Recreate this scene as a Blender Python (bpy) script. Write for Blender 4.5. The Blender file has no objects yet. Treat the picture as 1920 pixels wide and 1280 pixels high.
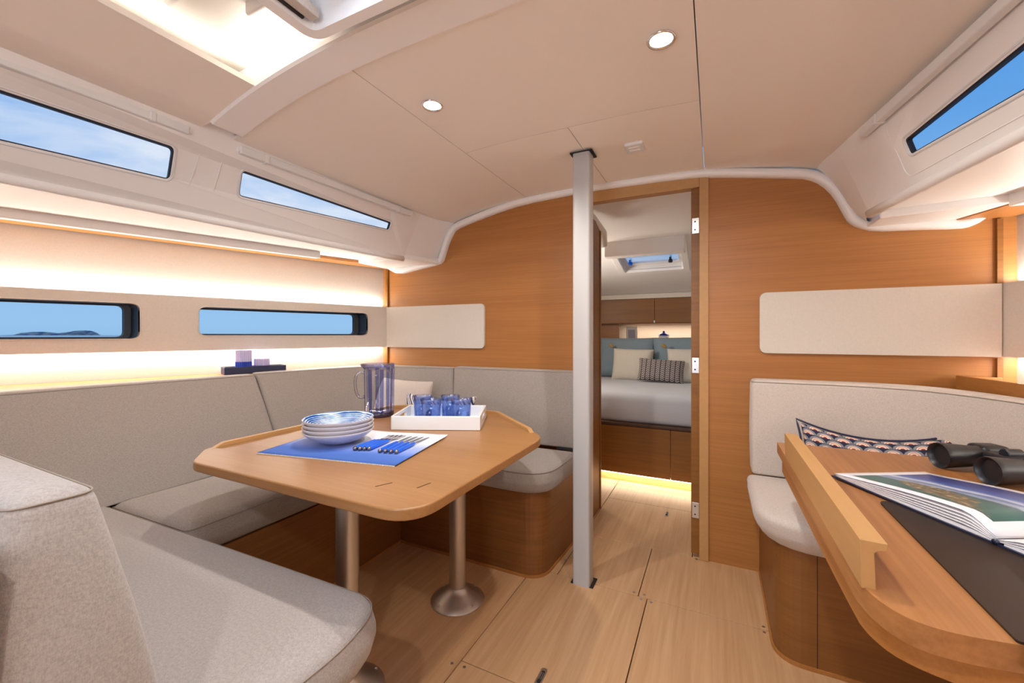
import bpy, bmesh, math, random
from mathutils import Vector, Matrix
from mathutils.geometry import tessellate_polygon
random.seed(7)
PI = math.pi
S = bpy.context.scene
COL = S.collection
# ------------------------------------------------------------------ camera
cam_d = bpy.data.cameras.new('camera'); cam = bpy.data.objects.new('camera', cam_d); COL.objects.link(cam)
cam.location = (0, 0, 1.1); cam.rotation_euler = (PI/2, 0, math.atan(380/775))
cam_d.sensor_width = 36; cam_d.lens = 36*775/1920; cam_d.shift_y = -12/1920
cam_d.clip_start = .02; cam_d.clip_end = 20000
S.camera = cam
# ------------------------------------------------------------------ world sky
W = bpy.data.worlds.new('sky'); S.world = W; W.use_nodes = True
nt = W.node_tree; nt.nodes.clear()
def nn(t, ty, **kw):
    n = t.nodes.new(ty)
    for k, v in kw.items():
        if k in n.inputs: n.inputs[k].default_value = v
        else: setattr(n, k, v)
    return n
def ramp(t, pts, interp='LINEAR'):
    r = t.nodes.new('ShaderNodeValToRGB'); e = r.color_ramp.elements; r.color_ramp.interpolation = interp
    while len(e) > 1: e.remove(e[0])
    for i, (p, c) in enumerate(pts):
        q = e[0] if i == 0 else e.new(p)
        q.position = p; q.color = (*c, 1) if len(c) == 3 else c
    return r
def lin(r, g, b):
    f = lambda v: (v/255/12.92) if v/255 <= .04045 else ((v/255+.055)/1.055)**2.4
    return (f(r), f(g), f(b))
L = nt.links.new
tc = nn(nt, 'ShaderNodeTexCoord'); sp = nn(nt, 'ShaderNodeSeparateXYZ'); L(tc.outputs['Generated'], sp.inputs[0])
gr = ramp(nt, [(0, lin(145, 190, 228)), (.02, lin(150, 195, 234)), (.15, lin(140, 190, 235)), (.35, lin(95, 162, 228)), (.6, lin(72, 145, 222)), (1, lin(50, 120, 205))])
L(sp.outputs['Z'], gr.inputs[0])
mp = nn(nt, 'ShaderNodeMapping'); mp.inputs['Scale'].default_value = (1.6, 1.6, 5.5); mp.inputs['Location'].default_value = (.4, .2, .3)
L(tc.outputs['Generated'], mp.inputs[0])
no = nn(nt, 'ShaderNodeTexNoise', Scale=1.5, Detail=7, Roughness=.55, Distortion=.4); L(mp.outputs[0], no.inputs['Vector'])
cl = ramp(nt, [(.36, (0, 0, 0)), (.60, (1, 1, 1))]); L(no.outputs['Fac'], cl.inputs[0])
fx = nn(nt, 'ShaderNodeMapRange'); fx.inputs[1].default_value = .25; fx.inputs[2].default_value = -.3; L(sp.outputs['X'], fx.inputs[0])
fz = nn(nt, 'ShaderNodeMapRange'); fz.inputs[1].default_value = .1; fz.inputs[2].default_value = .2; L(sp.outputs['Z'], fz.inputs[0])
m1 = nn(nt, 'ShaderNodeMath', operation='MULTIPLY'); L(cl.outputs[0], m1.inputs[0]); L(fx.outputs[0], m1.inputs[1])
m2 = nn(nt, 'ShaderNodeMath', operation='MULTIPLY'); L(m1.outputs[0], m2.inputs[0]); L(fz.outputs[0], m2.inputs[1])
m3 = nn(nt, 'ShaderNodeMath', operation='MULTIPLY'); L(m2.outputs[0], m3.inputs[0]); m3.inputs[1].default_value = .95
mx = nn(nt, 'ShaderNodeMixRGB'); mx.inputs[2].default_value = (*lin(222, 232, 245), 1); L(m3.outputs[0], mx.inputs[0]); L(gr.outputs[0], mx.inputs[1])
bg = nn(nt, 'ShaderNodeBackground', Strength=.74); L(mx.outputs[0], bg.inputs['Color'])
wo = nn(nt, 'ShaderNodeOutputWorld'); L(bg.outputs[0], wo.inputs[0])
# ------------------------------------------------------------------ view
S.view_settings.view_transform = 'Standard'; S.view_settings.look = 'None'
S.view_settings.gamma = 1; S.view_settings.use_curve_mapping = False; S.view_settings.exposure = 0.50
# ------------------------------------------------------------------ large lights
def area(name, loc, dirv, sx, sy, power, color, spread=PI, parent=None):
    d = bpy.data.lights.new(name, 'AREA'); d.shape = 'RECTANGLE'; d.size = sx; d.size_y = sy
    d.energy = power; d.color = color; d.spread = spread
    o = bpy.data.objects.new(name, d); COL.objects.link(o); o.location = loc
    o.rotation_euler = Vector(dirv).to_track_quat('-Z', 'Y').to_euler()
    if parent: o.parent = parent
    return o
def strip_light(name, a, b, dirv, w, power, color):
    """long thin LED strip between a and b, shining along dirv"""
    a = Vector(a); b = Vector(b); x = (b-a).normalized(); z = -Vector(dirv).normalized(); y = z.cross(x).normalized(); z = x.cross(y)
    d = bpy.data.lights.new(name, 'AREA'); d.shape = 'RECTANGLE'; d.size = (b-a).length; d.size_y = w
    d.energy = power; d.color = color
    o = bpy.data.objects.new(name, d); COL.objects.link(o)
    m = Matrix((x, y, z)).transposed().to_4x4(); m.translation = (a+b)/2; o.matrix_world = m
    return o
WARM = (1, .86, .72); WARMW = (1, .955, .90); DAY = (.86, .92, 1)
area('hatch_daylight', (-.5, .37, 2.2), (0, 0, -1), .7, .6, 12, DAY)
area('companionway_daylight', (-.45, -1.45, 1.35), (0, 1, -.12), .78, 1.1, 15, DAY)
def spot(name, loc, power, color, ang=150, blend=.8, r=.03):
    d = bpy.data.lights.new(name, 'SPOT'); d.energy = power; d.color = color; d.spot_size = math.radians(ang); d.spot_blend = blend; d.shadow_soft_size = r
    o = bpy.data.objects.new(name, d); COL.objects.link(o); o.location = loc
    return o

# ================================================================== materials
def mat(name, color, rough=.5, metal=0, **kw):
    m = bpy.data.materials.new(name); m.use_nodes = True
    p = m.node_tree.nodes['Principled BSDF']
    p.inputs['Base Color'].default_value = (*color, 1); p.inputs['Roughness'].default_value = rough; p.inputs['Metallic'].default_value = metal
    for k, v in kw.items(): p.inputs[k].default_value = v
    m.diffuse_color = (*color, 1)
    return m
def P(m): return m.node_tree.nodes['Principled BSDF']
def coords(t, kind, scale, rot=(0, 0, 0), loc=(0, 0, 0)):
    c = nn(t, 'ShaderNodeTexCoord'); g = nn(t, 'ShaderNodeMapping')
    g.inputs['Scale'].default_value = scale; g.inputs['Rotation'].default_value = rot; g.inputs['Location'].default_value = loc
    t.links.new(c.outputs[kind], g.inputs[0]); return g
def bump(m, src, strength, dist=.002):
    t = m.node_tree; b = nn(t, 'ShaderNodeBump', Strength=strength, Distance=dist); t.links.new(src, b.inputs['Height']); t.links.new(b.outputs[0], P(m).inputs['Normal'])
def wood(name, c1, c2, axis='X', fine=140, rough=.42, var=.5, figure=0):
    m = mat(name, c1, rough); t = m.node_tree; l = t.links.new
    lo = 2.2
    sc = {'H': (lo*1.3, lo*1.3, fine), 'X': (lo, fine, fine), 'Y': (fine, lo, fine), 'Z': (fine, fine, lo)}[axis]
    g = coords(t, 'Object', sc)
    n = nn(t, 'ShaderNodeTexNoise', Scale=1, Detail=3, Roughness=.6); l(g.outputs[0], n.inputs['Vector'])
    sc2 = tuple(v*.12 if v == fine else v*.35 for v in sc)
    g2 = coords(t, 'Object', sc2)
    n2 = nn(t, 'ShaderNodeTexNoise', Scale=1, Detail=4, Roughness=.6, Distortion=figure); l(g2.outputs[0], n2.inputs['Vector'])
    ad = nn(t, 'ShaderNodeMath', operation='ADD'); l(n.outputs['Fac'], ad.inputs[0]); l(n2.outputs['Fac'], ad.inputs[1])
    r = ramp(t, [(.5-var*.25, c2), (.5+var*.25, c1)])
    hf = nn(t, 'ShaderNodeMath', operation='MULTIPLY'); hf.inputs[1].default_value = .5; l(ad.outputs[0], hf.inputs[0])
    l(hf.outputs[0], r.inputs[0]); l(r.outputs[0], P(m).inputs['Base Color'])
    bump(m, n.outputs['Fac'], .12, .0008)
    return m
def fabric(name, c1, c2, scale=420, rough=.95, bs=.35):
    m = mat(name, c1, rough); t = m.node_tree; l = t.links.new
    P(m).inputs['Sheen Weight'].default_value = .25
    g = coords(t, 'Object', (1, 1, .35))
    n = nn(t, 'ShaderNodeTexNoise', Scale=scale, Detail=2, Roughness=.7); l(g.outputs[0], n.inputs['Vector'])
    g2 = coords(t, 'Object', (.5, .5, 1))
    n2 = nn(t, 'ShaderNodeTexNoise', Scale=scale*.7, Detail=2, Roughness=.7); l(g2.outputs[0], n2.inputs['Vector'])
    a = nn(t, 'ShaderNodeMath', operation='ADD'); l(n.outputs['Fac'], a.inputs[0]); l(n2.outputs['Fac'], a.inputs[1])
    h = nn(t, 'ShaderNodeMath', operation='MULTIPLY'); h.inputs[1].default_value = .5; l(a.outputs[0], h.inputs[0])
    r = ramp(t, [(.36, c2), (.6, c1)]); l(h.outputs[0], r.inputs[0]); l(r.outputs[0], P(m).inputs['Base Color'])
    bump(m, h.outputs[0], bs, .002)
    return m
def emit(name, color, strength):
    m = bpy.data.materials.new(name); m.use_nodes = True; t = m.node_tree; t.nodes.clear()
    e = nn(t, 'ShaderNodeEmission', Strength=strength); e.inputs[0].default_value = (*color, 1)
    o = nn(t, 'ShaderNodeOutputMaterial'); t.links.new(e.outputs[0], o.inputs[0]); return m
def clear(name, tint, gloss=.12, rough=.03, gcol=(1, 1, 1)):
    m = bpy.data.materials.new(name); m.use_nodes = True; t = m.node_tree; t.nodes.clear(); l = t.links.new
    a = nn(t, 'ShaderNodeBsdfTransparent'); a.inputs[0].default_value = (*tint, 1)
    b = nn(t, 'ShaderNodeBsdfGlossy', Roughness=rough); b.inputs[0].default_value = (*gcol, 1)
    f = nn(t, 'ShaderNodeLayerWeight', Blend=.25)
    mr = nn(t, 'ShaderNodeMapRange'); mr.inputs[3].default_value = gloss*.35; mr.inputs[4].default_value = min(1, gloss*5); l(f.outputs['Fresnel'], mr.inputs[0])
    x = nn(t, 'ShaderNodeMixShader'); l(mr.outputs[0], x.inputs[0]); l(a.outputs[0], x.inputs[1]); l(b.outputs[0], x.inputs[2])
    o = nn(t, 'ShaderNodeOutputMaterial'); l(x.outputs[0], o.inputs[0]); return m
M = {}
OAK1, OAK2 = (.44, .185, .046), (.36, .14, .032)
M['oak_x'] = wood('oak_veneer_across', OAK1, OAK2, 'X')
M['oak_y'] = wood('oak_veneer_fore_aft', OAK1, OAK2, 'Y')
M['oak_z'] = wood('oak_veneer_upright', OAK1, OAK2, 'Z')
M['table'] = wood('table_veneer', (.36, .178, .066), (.30, .14, .046), 'X', 110, .36)
M['desk'] = wood('desk_veneer', (.42, .185, .060), (.29, .115, .034), 'Y', 90, .38, .6, 1.0)
M['fiddle'] = wood('solid_pale_oak', (.52, .29, .11), (.45, .24, .085), 'Y', 50, .45, .9)
M['floor'] = wood('floor_oak', (.62, .385, .205), (.46, .255, .115), 'Y', 70, .42, .75, 1.4)
M['base'] = wood('shaded_bench_veneer', (.25, .098, .024), (.19, .072, .016), 'H', 120, .4)  # same oak as elsewhere, darkened in colour for the shade below the table
M['oak_h'] = wood('oak_veneer_level_grain', (.25, .098, .022), (.20, .075, .016), 'H', 120, .4)
M['cabin_wood'] = wood('cabin_veneer', (.27, .108, .016), (.21, .08, .010), 'H', 90, .45)
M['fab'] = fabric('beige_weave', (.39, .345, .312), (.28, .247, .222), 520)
M['fab_pale_lit'] = fabric('pale_lit_beige_weave', (.64, .565, .50), (.52, .455, .40), 520)  # pale weave; starboard cushions use it as a lit copy of the beige weave
M['mould'] = mat('white_gelcoat', (.92, .90, .88), .35)
M['white'] = mat('white_gloss_paint', (.82, .82, .81), .25)
M['post'] = mat('white_powder_coat', (.475, .47, .465), .4)
M['ceil'] = mat('beige_vinyl_lining', (.92, .85, .775), .6)
M['ceil_white'] = mat('pale_lining', (.74, .68, .60), .5)
M['hull'] = fabric('hull_lining', (.64, .57, .50), (.60, .53, .46), 260, .8, .1)
M['panel'] = fabric('cream_wall_panel', (.68, .63, .56), (.645, .595, .525), 200, .55, .08)
M['black'] = mat('black_plastic', (.010, .011, .014), .4)
M['rebate'] = mat('black_window_rebate', (.012, .018, .03), .45)
M['dark'] = mat('dark_gap', (.02, .012, .007), .8)
M['steel'] = mat('brushed_steel', (.62, .60, .58), .3, 1)
M['alu'] = mat('satin_aluminium', (.60, .56, .52), .42, 1)
M['cutlery'] = mat('polished_cutlery', (.26, .25, .25), .2, 1)
M['chrome'] = mat('chrome', (.8, .8, .8), .12, 1)
M['glass'] = clear('window_glass', (.99, .99, 1), .006, .45)
M['hatch_glass'] = clear('hatch_glass', (.93, .96, 1), .1, .05)
M['lamp'] = emit('lamp_lens', (1, .95, .88), 14)
M['led'] = emit('led_strip', (1, .86, .68), 5)
M['blue_handle'] = mat('blue_acrylic', (.006, .13, .72), .2, **{'Coat Weight': .4})
M['porcelain'] = mat('white_stoneware', (.74, .71, .72), .28)
M['navy'] = mat('navy_wood', (.02, .025, .07), .5)
M['sheet'] = fabric('lilac_grey_sheet', (.56, .58, .62), (.53, .55, .59), 300, .9, .05)
M['duck'] = fabric('blue_grey_pillowcase', (.25, .33, .39), (.225, .305, .365), 260, .9, .1)
M['cream'] = fabric('cream_cotton', (.72, .67, .58), (.66, .61, .52), 260, .9, .2)
M['tassel'] = mat('straw_tassel', (.45, .28, .10), .9)
M['seam'] = mat('seam_thread', (.30, .25, .20), .9)

# ================================================================== mesh helpers
class MB:
    def __init__(s): s.v = []; s.f = []; s.uv = {}
    def add(s, vs, fs):
        b = len(s.v); s.v += [tuple(v) for v in vs]; s.f += [tuple(i+b for i in f) for f in fs]; return s
    def box(s, x0, x1, y0, y1, z0, z1):
        return s.hexa([(x0, y0), (x1, y0), (x1, y1), (x0, y1)], z0, z1)
    def hexa(s, q, z0, z1, q2=None):
        q2 = q2 or q
        vs = [(*p, z0) for p in q]+[(*p, z1) for p in q2]
        return s.add(vs, [(3, 2, 1, 0), (4, 5, 6, 7), (0, 1, 5, 4), (1, 2, 6, 5), (2, 3, 7, 6), (3, 0, 4, 7)])
    def obox(s, c, ax, ay, az, hx, hy, hz):
        c = Vector(c); ax, ay, az = (Vector(a).normalized() for a in (ax, ay, az)); vs = []
        for k in (-1, 1):
            for i, j in ((-1, -1), (1, -1), (1, 1), (-1, 1)): vs.append(c+ax*hx*i+ay*hy*j+az*hz*k)
        return s.add(vs, [(3, 2, 1, 0), (4, 5, 6, 7), (0, 1, 5, 4), (1, 2, 6, 5), (2, 3, 7, 6), (3, 0, 4, 7)])
    def prism(s, poly, z0, z1):
        n = len(poly)
        return s.add([(*p, z0) for p in poly]+[(*p, z1) for p in poly], [tuple(range(n))[::-1], tuple(range(n, 2*n))]+[(i, (i+1) % n, n+(i+1) % n, n+i) for i in range(n)])
    def rings(s, rings, cap=True, closed=True):
        n = len(rings[0]); vs = [v for r in rings for v in r]; fs = []
        for k in range(len(rings)-1):
            for i in range(n if closed else n-1):
                j = (i+1) % n; fs.append((k*n+i, k*n+j, (k+1)*n+j, (k+1)*n+i))
        if cap: fs += [tuple(range(n))[::-1], tuple(range((len(rings)-1)*n, len(rings)*n))]
        return s.add(vs, fs)
    def lathe(s, prof, c=(0, 0, 0), n=32, axis=None, cap=True):
        c = Vector(c); az = Vector(axis or (0, 0, 1)).normalized(); ax = az.orthogonal().normalized(); ay = az.cross(ax)
        return s.rings([[tuple(c+az*z+(ax*math.cos(2*PI*i/n)+ay*math.sin(2*PI*i/n))*r) for i in range(n)] for r, z in prof], cap)
    def tube(s, pts, r, n=8, cap=True):
        pts = [Vector(p) for p in pts]; rs = r if isinstance(r, (list, tuple)) else [r]*len(pts); R = []; prev = None
        for i, p in enumerate(pts):
            t = (pts[min(i+1, len(pts)-1)]-pts[max(i-1, 0)]).normalized()
            a = (prev-t*prev.dot(t)).normalized() if prev is not None and (prev-t*prev.dot(t)).length > 1e-4 else t.orthogonal().normalized()
            prev = a; b = t.cross(a)
            R.append([tuple(p+(a*math.cos(2*PI*k/n)+b*math.sin(2*PI*k/n))*rs[i]) for k in range(n)])
        return s.rings(R, cap)
    def holes(s, outer, holes, f0, f1):
        """plate with holes; loops are 2-D, f0/f1 map 2-D -> 3-D for the two faces"""
        loops = [outer]+holes; flat = [p for l_ in loops for p in l_]
        tris = tessellate_polygon([[Vector((p[0], p[1], 0)) for p in l_] for l_ in loops])
        n = len(flat); vs = [f0(p) for p in flat]+[f1(p) for p in flat]
        fs = [tuple(t) for t in tris]+[tuple(n+i for i in t[::-1]) for t in tris]; b = 0
        for l_ in loops:
            k = len(l_)
            for i in range(k): fs.append((b+i, b+(i+1) % k, n+b+(i+1) % k, n+b+i))
            b += k
        return s.add(vs, fs)
def link(name, mb, m, parent=None, smooth=None, bevel=0, bseg=3, kind=None, sub=0):
    me = bpy.data.meshes.new(name)
    off = Vector((0, 0, 0))
    if parent is not None:
        q = parent
        while q is not None: off += q.location; q = q.parent
    me.from_pydata([tuple(Vector(v)-off) for v in mb.v], [], mb.f); me.update()
    bm = bmesh.new(); bm.from_mesh(me); bmesh.ops.recalc_face_normals(bm, faces=bm.faces); bm.to_mesh(me); bm.free()
    me.materials.append(m)
    o = bpy.data.objects.new(name, me); COL.objects.link(o)
    if parent is not None: o.parent = parent
    if smooth is not None:
        for p in me.polygons: p.use_smooth = True
        if smooth < 180:
            bm = bmesh.new(); bm.from_mesh(me)
            for e in bm.edges:
                if len(e.link_faces) == 2 and e.calc_face_angle(0) > math.radians(smooth): e.smooth = False
            bm.to_mesh(me); bm.free()
    if bevel:
        b = o.modifiers.new('bevel', 'BEVEL'); b.width = bevel; b.segments = bseg; b.limit_method = 'ANGLE'; b.angle_limit = math.radians(40); b.harden_normals = False
        for p in me.polygons: p.use_smooth = True
        try:
            w = o.modifiers.new('wn', 'WEIGHTED_NORMAL'); w.keep_sharp = True
        except Exception: pass
    if sub: d = o.modifiers.new('sub', 'SUBSURF'); d.levels = sub; d.render_levels = sub
    if kind: o['kind'] = kind
    return o
def tag(o, label, cat, group=None):
    o['label'] = label; o['category'] = cat
    if group: o['group'] = group
    return o
def thing(name, loc, label, cat, group=None):
    o = bpy.data.objects.new(name, None); COL.objects.link(o); o.location = loc; o.empty_display_size = .05
    return tag(o, label, cat, group)
def struct(name, loc=(0, 0, 0)):
    o = bpy.data.objects.new(name, None); COL.objects.link(o); o.location = loc; o['kind'] = 'structure'; return o
def fillet(poly, r, k=5):
    n = len(poly); out = []
    for i in range(n):
        a, b, c = Vector(poly[i-1][:2]), Vector(poly[i][:2]), Vector(poly[(i+1) % n][:2])
        rr = r[i] if isinstance(r, (list, tuple)) else r
        d = min(rr, (a-b).length*.49, (c-b).length*.49)
        if d < 1e-5:
            out += [tuple(b)]*1; continue
        p, q = b+(a-b).normalized()*d, b+(c-b).normalized()*d
        for j in range(k+1):
            t = j/k; out.append(tuple((1-t)**2*p+2*t*(1-t)*b+t*t*q))
    return out
def inset(poly, d):
    n = len(poly); out = []
    ar = sum(poly[i][0]*poly[(i+1) % n][1]-poly[(i+1) % n][0]*poly[i][1] for i in range(n))
    sg = 1 if ar > 0 else -1
    for i in range(n):
        a, b, c = Vector(poly[i-1]), Vector(poly[i]), Vector(poly[(i+1) % n])
        u = (b-a).normalized() if (b-a).length > 1e-7 else (c-b).normalized(); w = (c-b).normalized() if (c-b).length > 1e-7 else u
        nrm = Vector((-u.y-w.y, u.x+w.x)); 
        if nrm.length < 1e-6: nrm = Vector((-u.y, u.x))
        nrm.normalize(); out.append(tuple(b+nrm*d*sg))
    return out
def miter_inset(poly, d):
    n = len(poly); out = []
    ar = sum(poly[i][0]*poly[(i+1) % n][1]-poly[(i+1) % n][0]*poly[i][1] for i in range(n)); sg = 1 if ar > 0 else -1
    for i in range(n):
        a, b, c = Vector(poly[i-1][:2]), Vector(poly[i][:2]), Vector(poly[(i+1) % n][:2])
        u = (b-a).normalized(); w = (c-b).normalized(); n1 = Vector((-u.y, u.x)); n2 = Vector((-w.y, w.x)); h = (n1+n2)
        if h.length < .2: h = n1
        h.normalize(); k = 1/max(.35, h.dot(n1)); out.append(tuple(b+h*d*sg*k))
    return out
def cushion(name, bot, top, z0, z1, r, m, label, R=.04, crown=.012, seam=True, bulge=.006, group=None, rb=None, dome=(.03, .06, .10)):
    """padded cushion: sharp outline lerps bot->top, corner radii R, rounded rims, crowned top, piping seam"""
    rb = rb or r*.6; n = len(bot); RR = R if isinstance(R, (list, tuple)) else [R]*n; rings = []
    def ring(z, d, extra=0):
        t = max(0, min(1, (z-z0)/(z1-z0))); p = [(b[0]+(q[0]-b[0])*t, b[1]+(q[1]-b[1])*t) for b, q in zip(bot, top)]
        p = fillet(miter_inset(p, d), [max(x-d, .003) for x in RR], 6)
        return [(x, y, z+extra) for x, y in p]
    for a in (0, 30, 60, 90): rings.append(ring(z0+rb-rb*math.cos(math.radians(a)), rb-rb*math.sin(math.radians(a))))
    h = z1-z0
    for t in (.35, .6): rings.append(ring(z0+rb+(h-r-rb)*t, -bulge))
    for a in (0, 20, 40, 60, 80): rings.append(ring(z1-r+r*math.sin(math.radians(a)), r-r*math.cos(math.radians(a))))
    for k, d in enumerate(dome): rings.append(ring(z1, r+d, crown*((k+1)/len(dome))**.6))
    root = thing(name, (sum(p[0] for p in bot)/n, sum(p[1] for p in bot)/n, z0), label, 'cushion', group)
    link('cushion_cover', MB().rings(rings), m, root, smooth=180)
    if seam:
        rr = ring(z1-r*.45, r*.12-.001); link('piping', MB().tube(rr+[rr[0]], .0014, 5, False), M['seam'], root, smooth=180)
    return root
def rrect(x0, x1, y0, y1, r, k=6): return fillet([(x0, y0), (x1, y0), (x1, y1), (x0, y1)], r, k)
def lerp(a, b, t): return a+(b-a)*t
def interp(tab, x):
    if x <= tab[0][0]: return tab[0][1]
    for (a, b), (c, d) in zip(tab, tab[1:]):
        if x <= c: return lerp(b, d, (x-a)/(c-a))
    return tab[-1][1]

# ================================================================== hull geometry functions
CX = -.534
YB = 2.23
def hullP(y): return -2.063-.342*(2.23-y)
def hullS(y): return .975+.342*(2.23-y)
ZC = [(0, 1.910), (.35, 1.906), (.5, 1.897), (.7, 1.872), (.85, 1.845), (.99, 1.812), (1.3, 1.75)]
def zc(x): return 1.910-.101*min(1.35, abs(x-CX))**3
def side(s, y, z):
    if s < 0:
        t = -1.56-.03*(1.85-y); f = -1.713-.12*(1.73-y); k = (1.812-z)/(1.812-1.565)
    else:
        t = .457+.155*(1.85-y); f = .532+.169*(1.965-y); k = (1.812-z)/(1.812-1.56)
    return t+(f-t)*k
YA = -1.3

# ================================================================== floor
fl = struct('floor')
link('subfloor', MB().box(-2.9, 1.6, YA, 5.0, -.06, -.012), M['dark'], fl)
G = .0016
for x0, x1, y0, y1 in [(-1.9, -.77, YA, 1.80), (-.77, -.253, 1.18, 1.80), (-.77, -.253, YA, 1.18), (-.253, 1.5, YA, 1.80),
                       (-.65, -.29, 1.80, 2.235), (-.29, 1.1, 1.80, 2.235), (-.65, -.10, 2.235, 2.80), (-.65, .1, 2.80, 3.4), (-.95, -.65, 1.80, 3.4), (-.10, .1, 2.235, 2.8)]:
    link('floor_panel', MB().box(x0+G, x1-G, y0+G, y1-G, -.012, 0), M['floor'], fl, bevel=.0012, bseg=1)
for x, y in [(-.79, 1.155), (-.745, 1.16), (-.275, 1.782), (-.235, 1.78), (-.268, 1.82), (-.31, 1.818), (.165, 1.785), (.165, 1.817), (-.655, 1.93), (-.08, 2.22)]:
    link('screw', MB().lathe([(.0055, 0), (.0055, .0012), (.004, .0016), (.0015, .0008)], (x, y, 0), 14), M['steel'], fl, smooth=40)
for x, y in [(-.502, 1.235), (-.265, 2.704)]:
    l1 = link('floor_latch', MB().prism(fillet([(x-.011, y-.038), (x+.011, y-.038), (x+.011, y+.038), (x-.011, y+.038)], .01), 0, .0012), M['steel'], fl)
    link('latch_slot', MB().prism(fillet([(x-.006, y-.026), (x+.006, y-.026), (x+.006, y+.026), (x-.006, y+.026)], .005), .0012, .0018), M['dark'], l1)
    link('latch_ring', MB().tube([(x-.003, y-.012, .0025), (x-.003, y+.016, .0025), (x+.003, y+.016, .0025), (x+.003, y-.012, .0025)], .0011, 6), M['steel'], l1)

# ================================================================== forward bulkhead (faces the camera) with doorway
DX0, DX1, DH = -.62, -.085, 1.825
wf = struct('wall_forward')
prof = [(-2.10, 1.56), (-1.963, 1.53), (-1.612, 1.575), (-1.57, 1.63), (-1.545, 1.70), (-1.49, 1.79), (-1.378, 1.82), (-1.199, 1.86), (-1.013, 1.885), (-.7, 1.90), (CX, 1.905), (-.144, 1.895), (-.014, 1.88), (.306, 1.82), (.40, 1.795), (.463, 1.715), (.505, 1.62), (.545, 1.57), (.885, 1.53), (1.1, 1.56)]
out = [(-2.10, 0)]+prof+[(1.1, 0)]
out2 = [(-2.30, 0), (-2.30, 1.7)]+[(x, z+.02) for x, z in prof[1:-1]]+[(1.2, 1.6), (1.2, 0)]
# left leaf, right leaf and header of veneered plywood
def clip(poly, x0, x1):
    def cut(pl, f, ins):
        o = []
        for i in range(len(pl)):
            a, b = pl[i-1], pl[i]
            if ins(a) != ins(b): t = f(a, b); o.append((a[0]+(b[0]-a[0])*t, a[1]+(b[1]-a[1])*t))
            if ins(b): o.append(b)
        return o
    pl = cut(poly, lambda a, b: (x0-a[0])/(b[0]-a[0]), lambda p: p[0] >= x0)
    return cut(pl, lambda a, b: (x1-a[0])/(b[0]-a[0]), lambda p: p[0] <= x1)
def vplate(poly, y0, y1): return MB().holes(poly, [], lambda p: (p[0], y0, p[1]), lambda p: (p[0], y1, p[1]))
link('veneer_panel', vplate(clip(out2, -2.3, DX0-.03), YB, YB+.03), M['oak_x'], wf)
link('veneer_panel', vplate(clip(out2, -.026, 1.2), YB, YB+.03), M['oak_x'], wf)
hd = [(DX0-.03, DH), (-.026, DH)]+[(x, z+.02) for x, z in reversed(prof) if DX0-.03 < x < -.026]+[(DX0-.03, 1.90)]
link('header_panel', vplate([(DX0-.03, DH+.03), (-.026, DH+.03), (-.026, 1.90), (-.144, 1.915), (CX, 1.925), (DX0-.03, 1.92)], YB, YB+.03), M['oak_x'], wf)
# door frame
link('door_jamb', MB().box(-.068, -.026, YB-.012, YB+.045, 0, 1.885), M['fiddle'], wf, bevel=.003)
link('door_jamb', MB().box(DX0-.03, DX0, YB-.012, YB+.045, 0, 1.89), M['fiddle'], wf, bevel=.003)
link('door_head', MB().box(DX0, -.068, YB-.012, YB+.045, DH, 1.885), M['fiddle'], wf, bevel=.003)
# cream upholstered panels
for nm, x0, x1 in (('L', -2.066, -1.278), ('R', .187, .9735)):
    rr = [0, .03, .03, 0] if nm == 'L' else [.03, 0, 0, .03]
    pl = fillet([(x0, 1.017), (x1, 1.017), (x1, 1.295), (x0, 1.295)], rr, 6)
    link('wall_panel', vplate(pl, YB-.016, YB), M['panel'], wf, bevel=.003)
link('corner_strip', MB().box(-2.075, -2.058, YB-.014, YB, .9, 1.016), M['cabin_wood'], wf)
link('corner_strip', MB().box(-2.075, -2.058, YB-.014, YB, 1.296, 1.565), M['cabin_wood'], wf)
link('corner_strip', MB().box(.962, .978, YB-.014, YB, .9, 1.012), M['cabin_wood'], wf)
link('corner_strip', MB().box(.962, .978, YB-.014, YB, 1.297, 1.54), M['cabin_wood'], wf)

# white moulding that follows the top of the bulkhead
tr = struct('trim_1')
low = [(-2.07, 1.575), (-2.049, 1.561), (-1.963, 1.518), (-1.79, 1.54), (-1.612, 1.562), (-1.585, 1.58), (-1.572, 1.618), (-1.544, 1.692), (-1.51, 1.75), (-1.483, 1.778), (-1.378, 1.804), (-1.199, 1.842), (-1.013, 1.872), (-.711, 1.884), (-.584, 1.884), (-.144, 1.876), (-.014, 1.864), (.15, 1.835), (.306, 1.806), (.37, 1.792), (.42, 1.758), (.463, 1.70), (.50, 1.611), (.515, 1.58), (.545, 1.555), (.60, 1.533), (.722, 1.527), (.86, 1.515), (.90, 1.522), (.94, 1.555), (.99, 1.575)]
def smooth_poly(p, it=1):
    for _ in range(it):
        o = [p[0]]
        for a, b in zip(p, p[1:]): o += [(a[0]*.75+b[0]*.25, a[1]*.75+b[1]*.25), (a[0]*.25+b[0]*.75, a[1]*.25+b[1]*.75)]
        p = o+[p[-1]]
    return p
low = smooth_poly(low, 1)
sec = [(0, 0), (0, -.022), (.006, -.032), (.022, -.036), (.034, -.03), (.04, -.02), (.045, 0)]   # (outwards from profile, towards the camera)
R = []
for i, (x, z) in enumerate(low):
    a, b = low[max(i-1, 0)], low[min(i+1, len(low)-1)]
    t = Vector((b[0]-a[0], b[1]-a[1])).normalized(); nx, nz = -t.y, t.x
    R.append([(x+nx*o_, YB+y_, z+nz*o_) for o_, y_ in sec])
link('moulding', MB().rings(R), M['mould'], tr, smooth=50)

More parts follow.
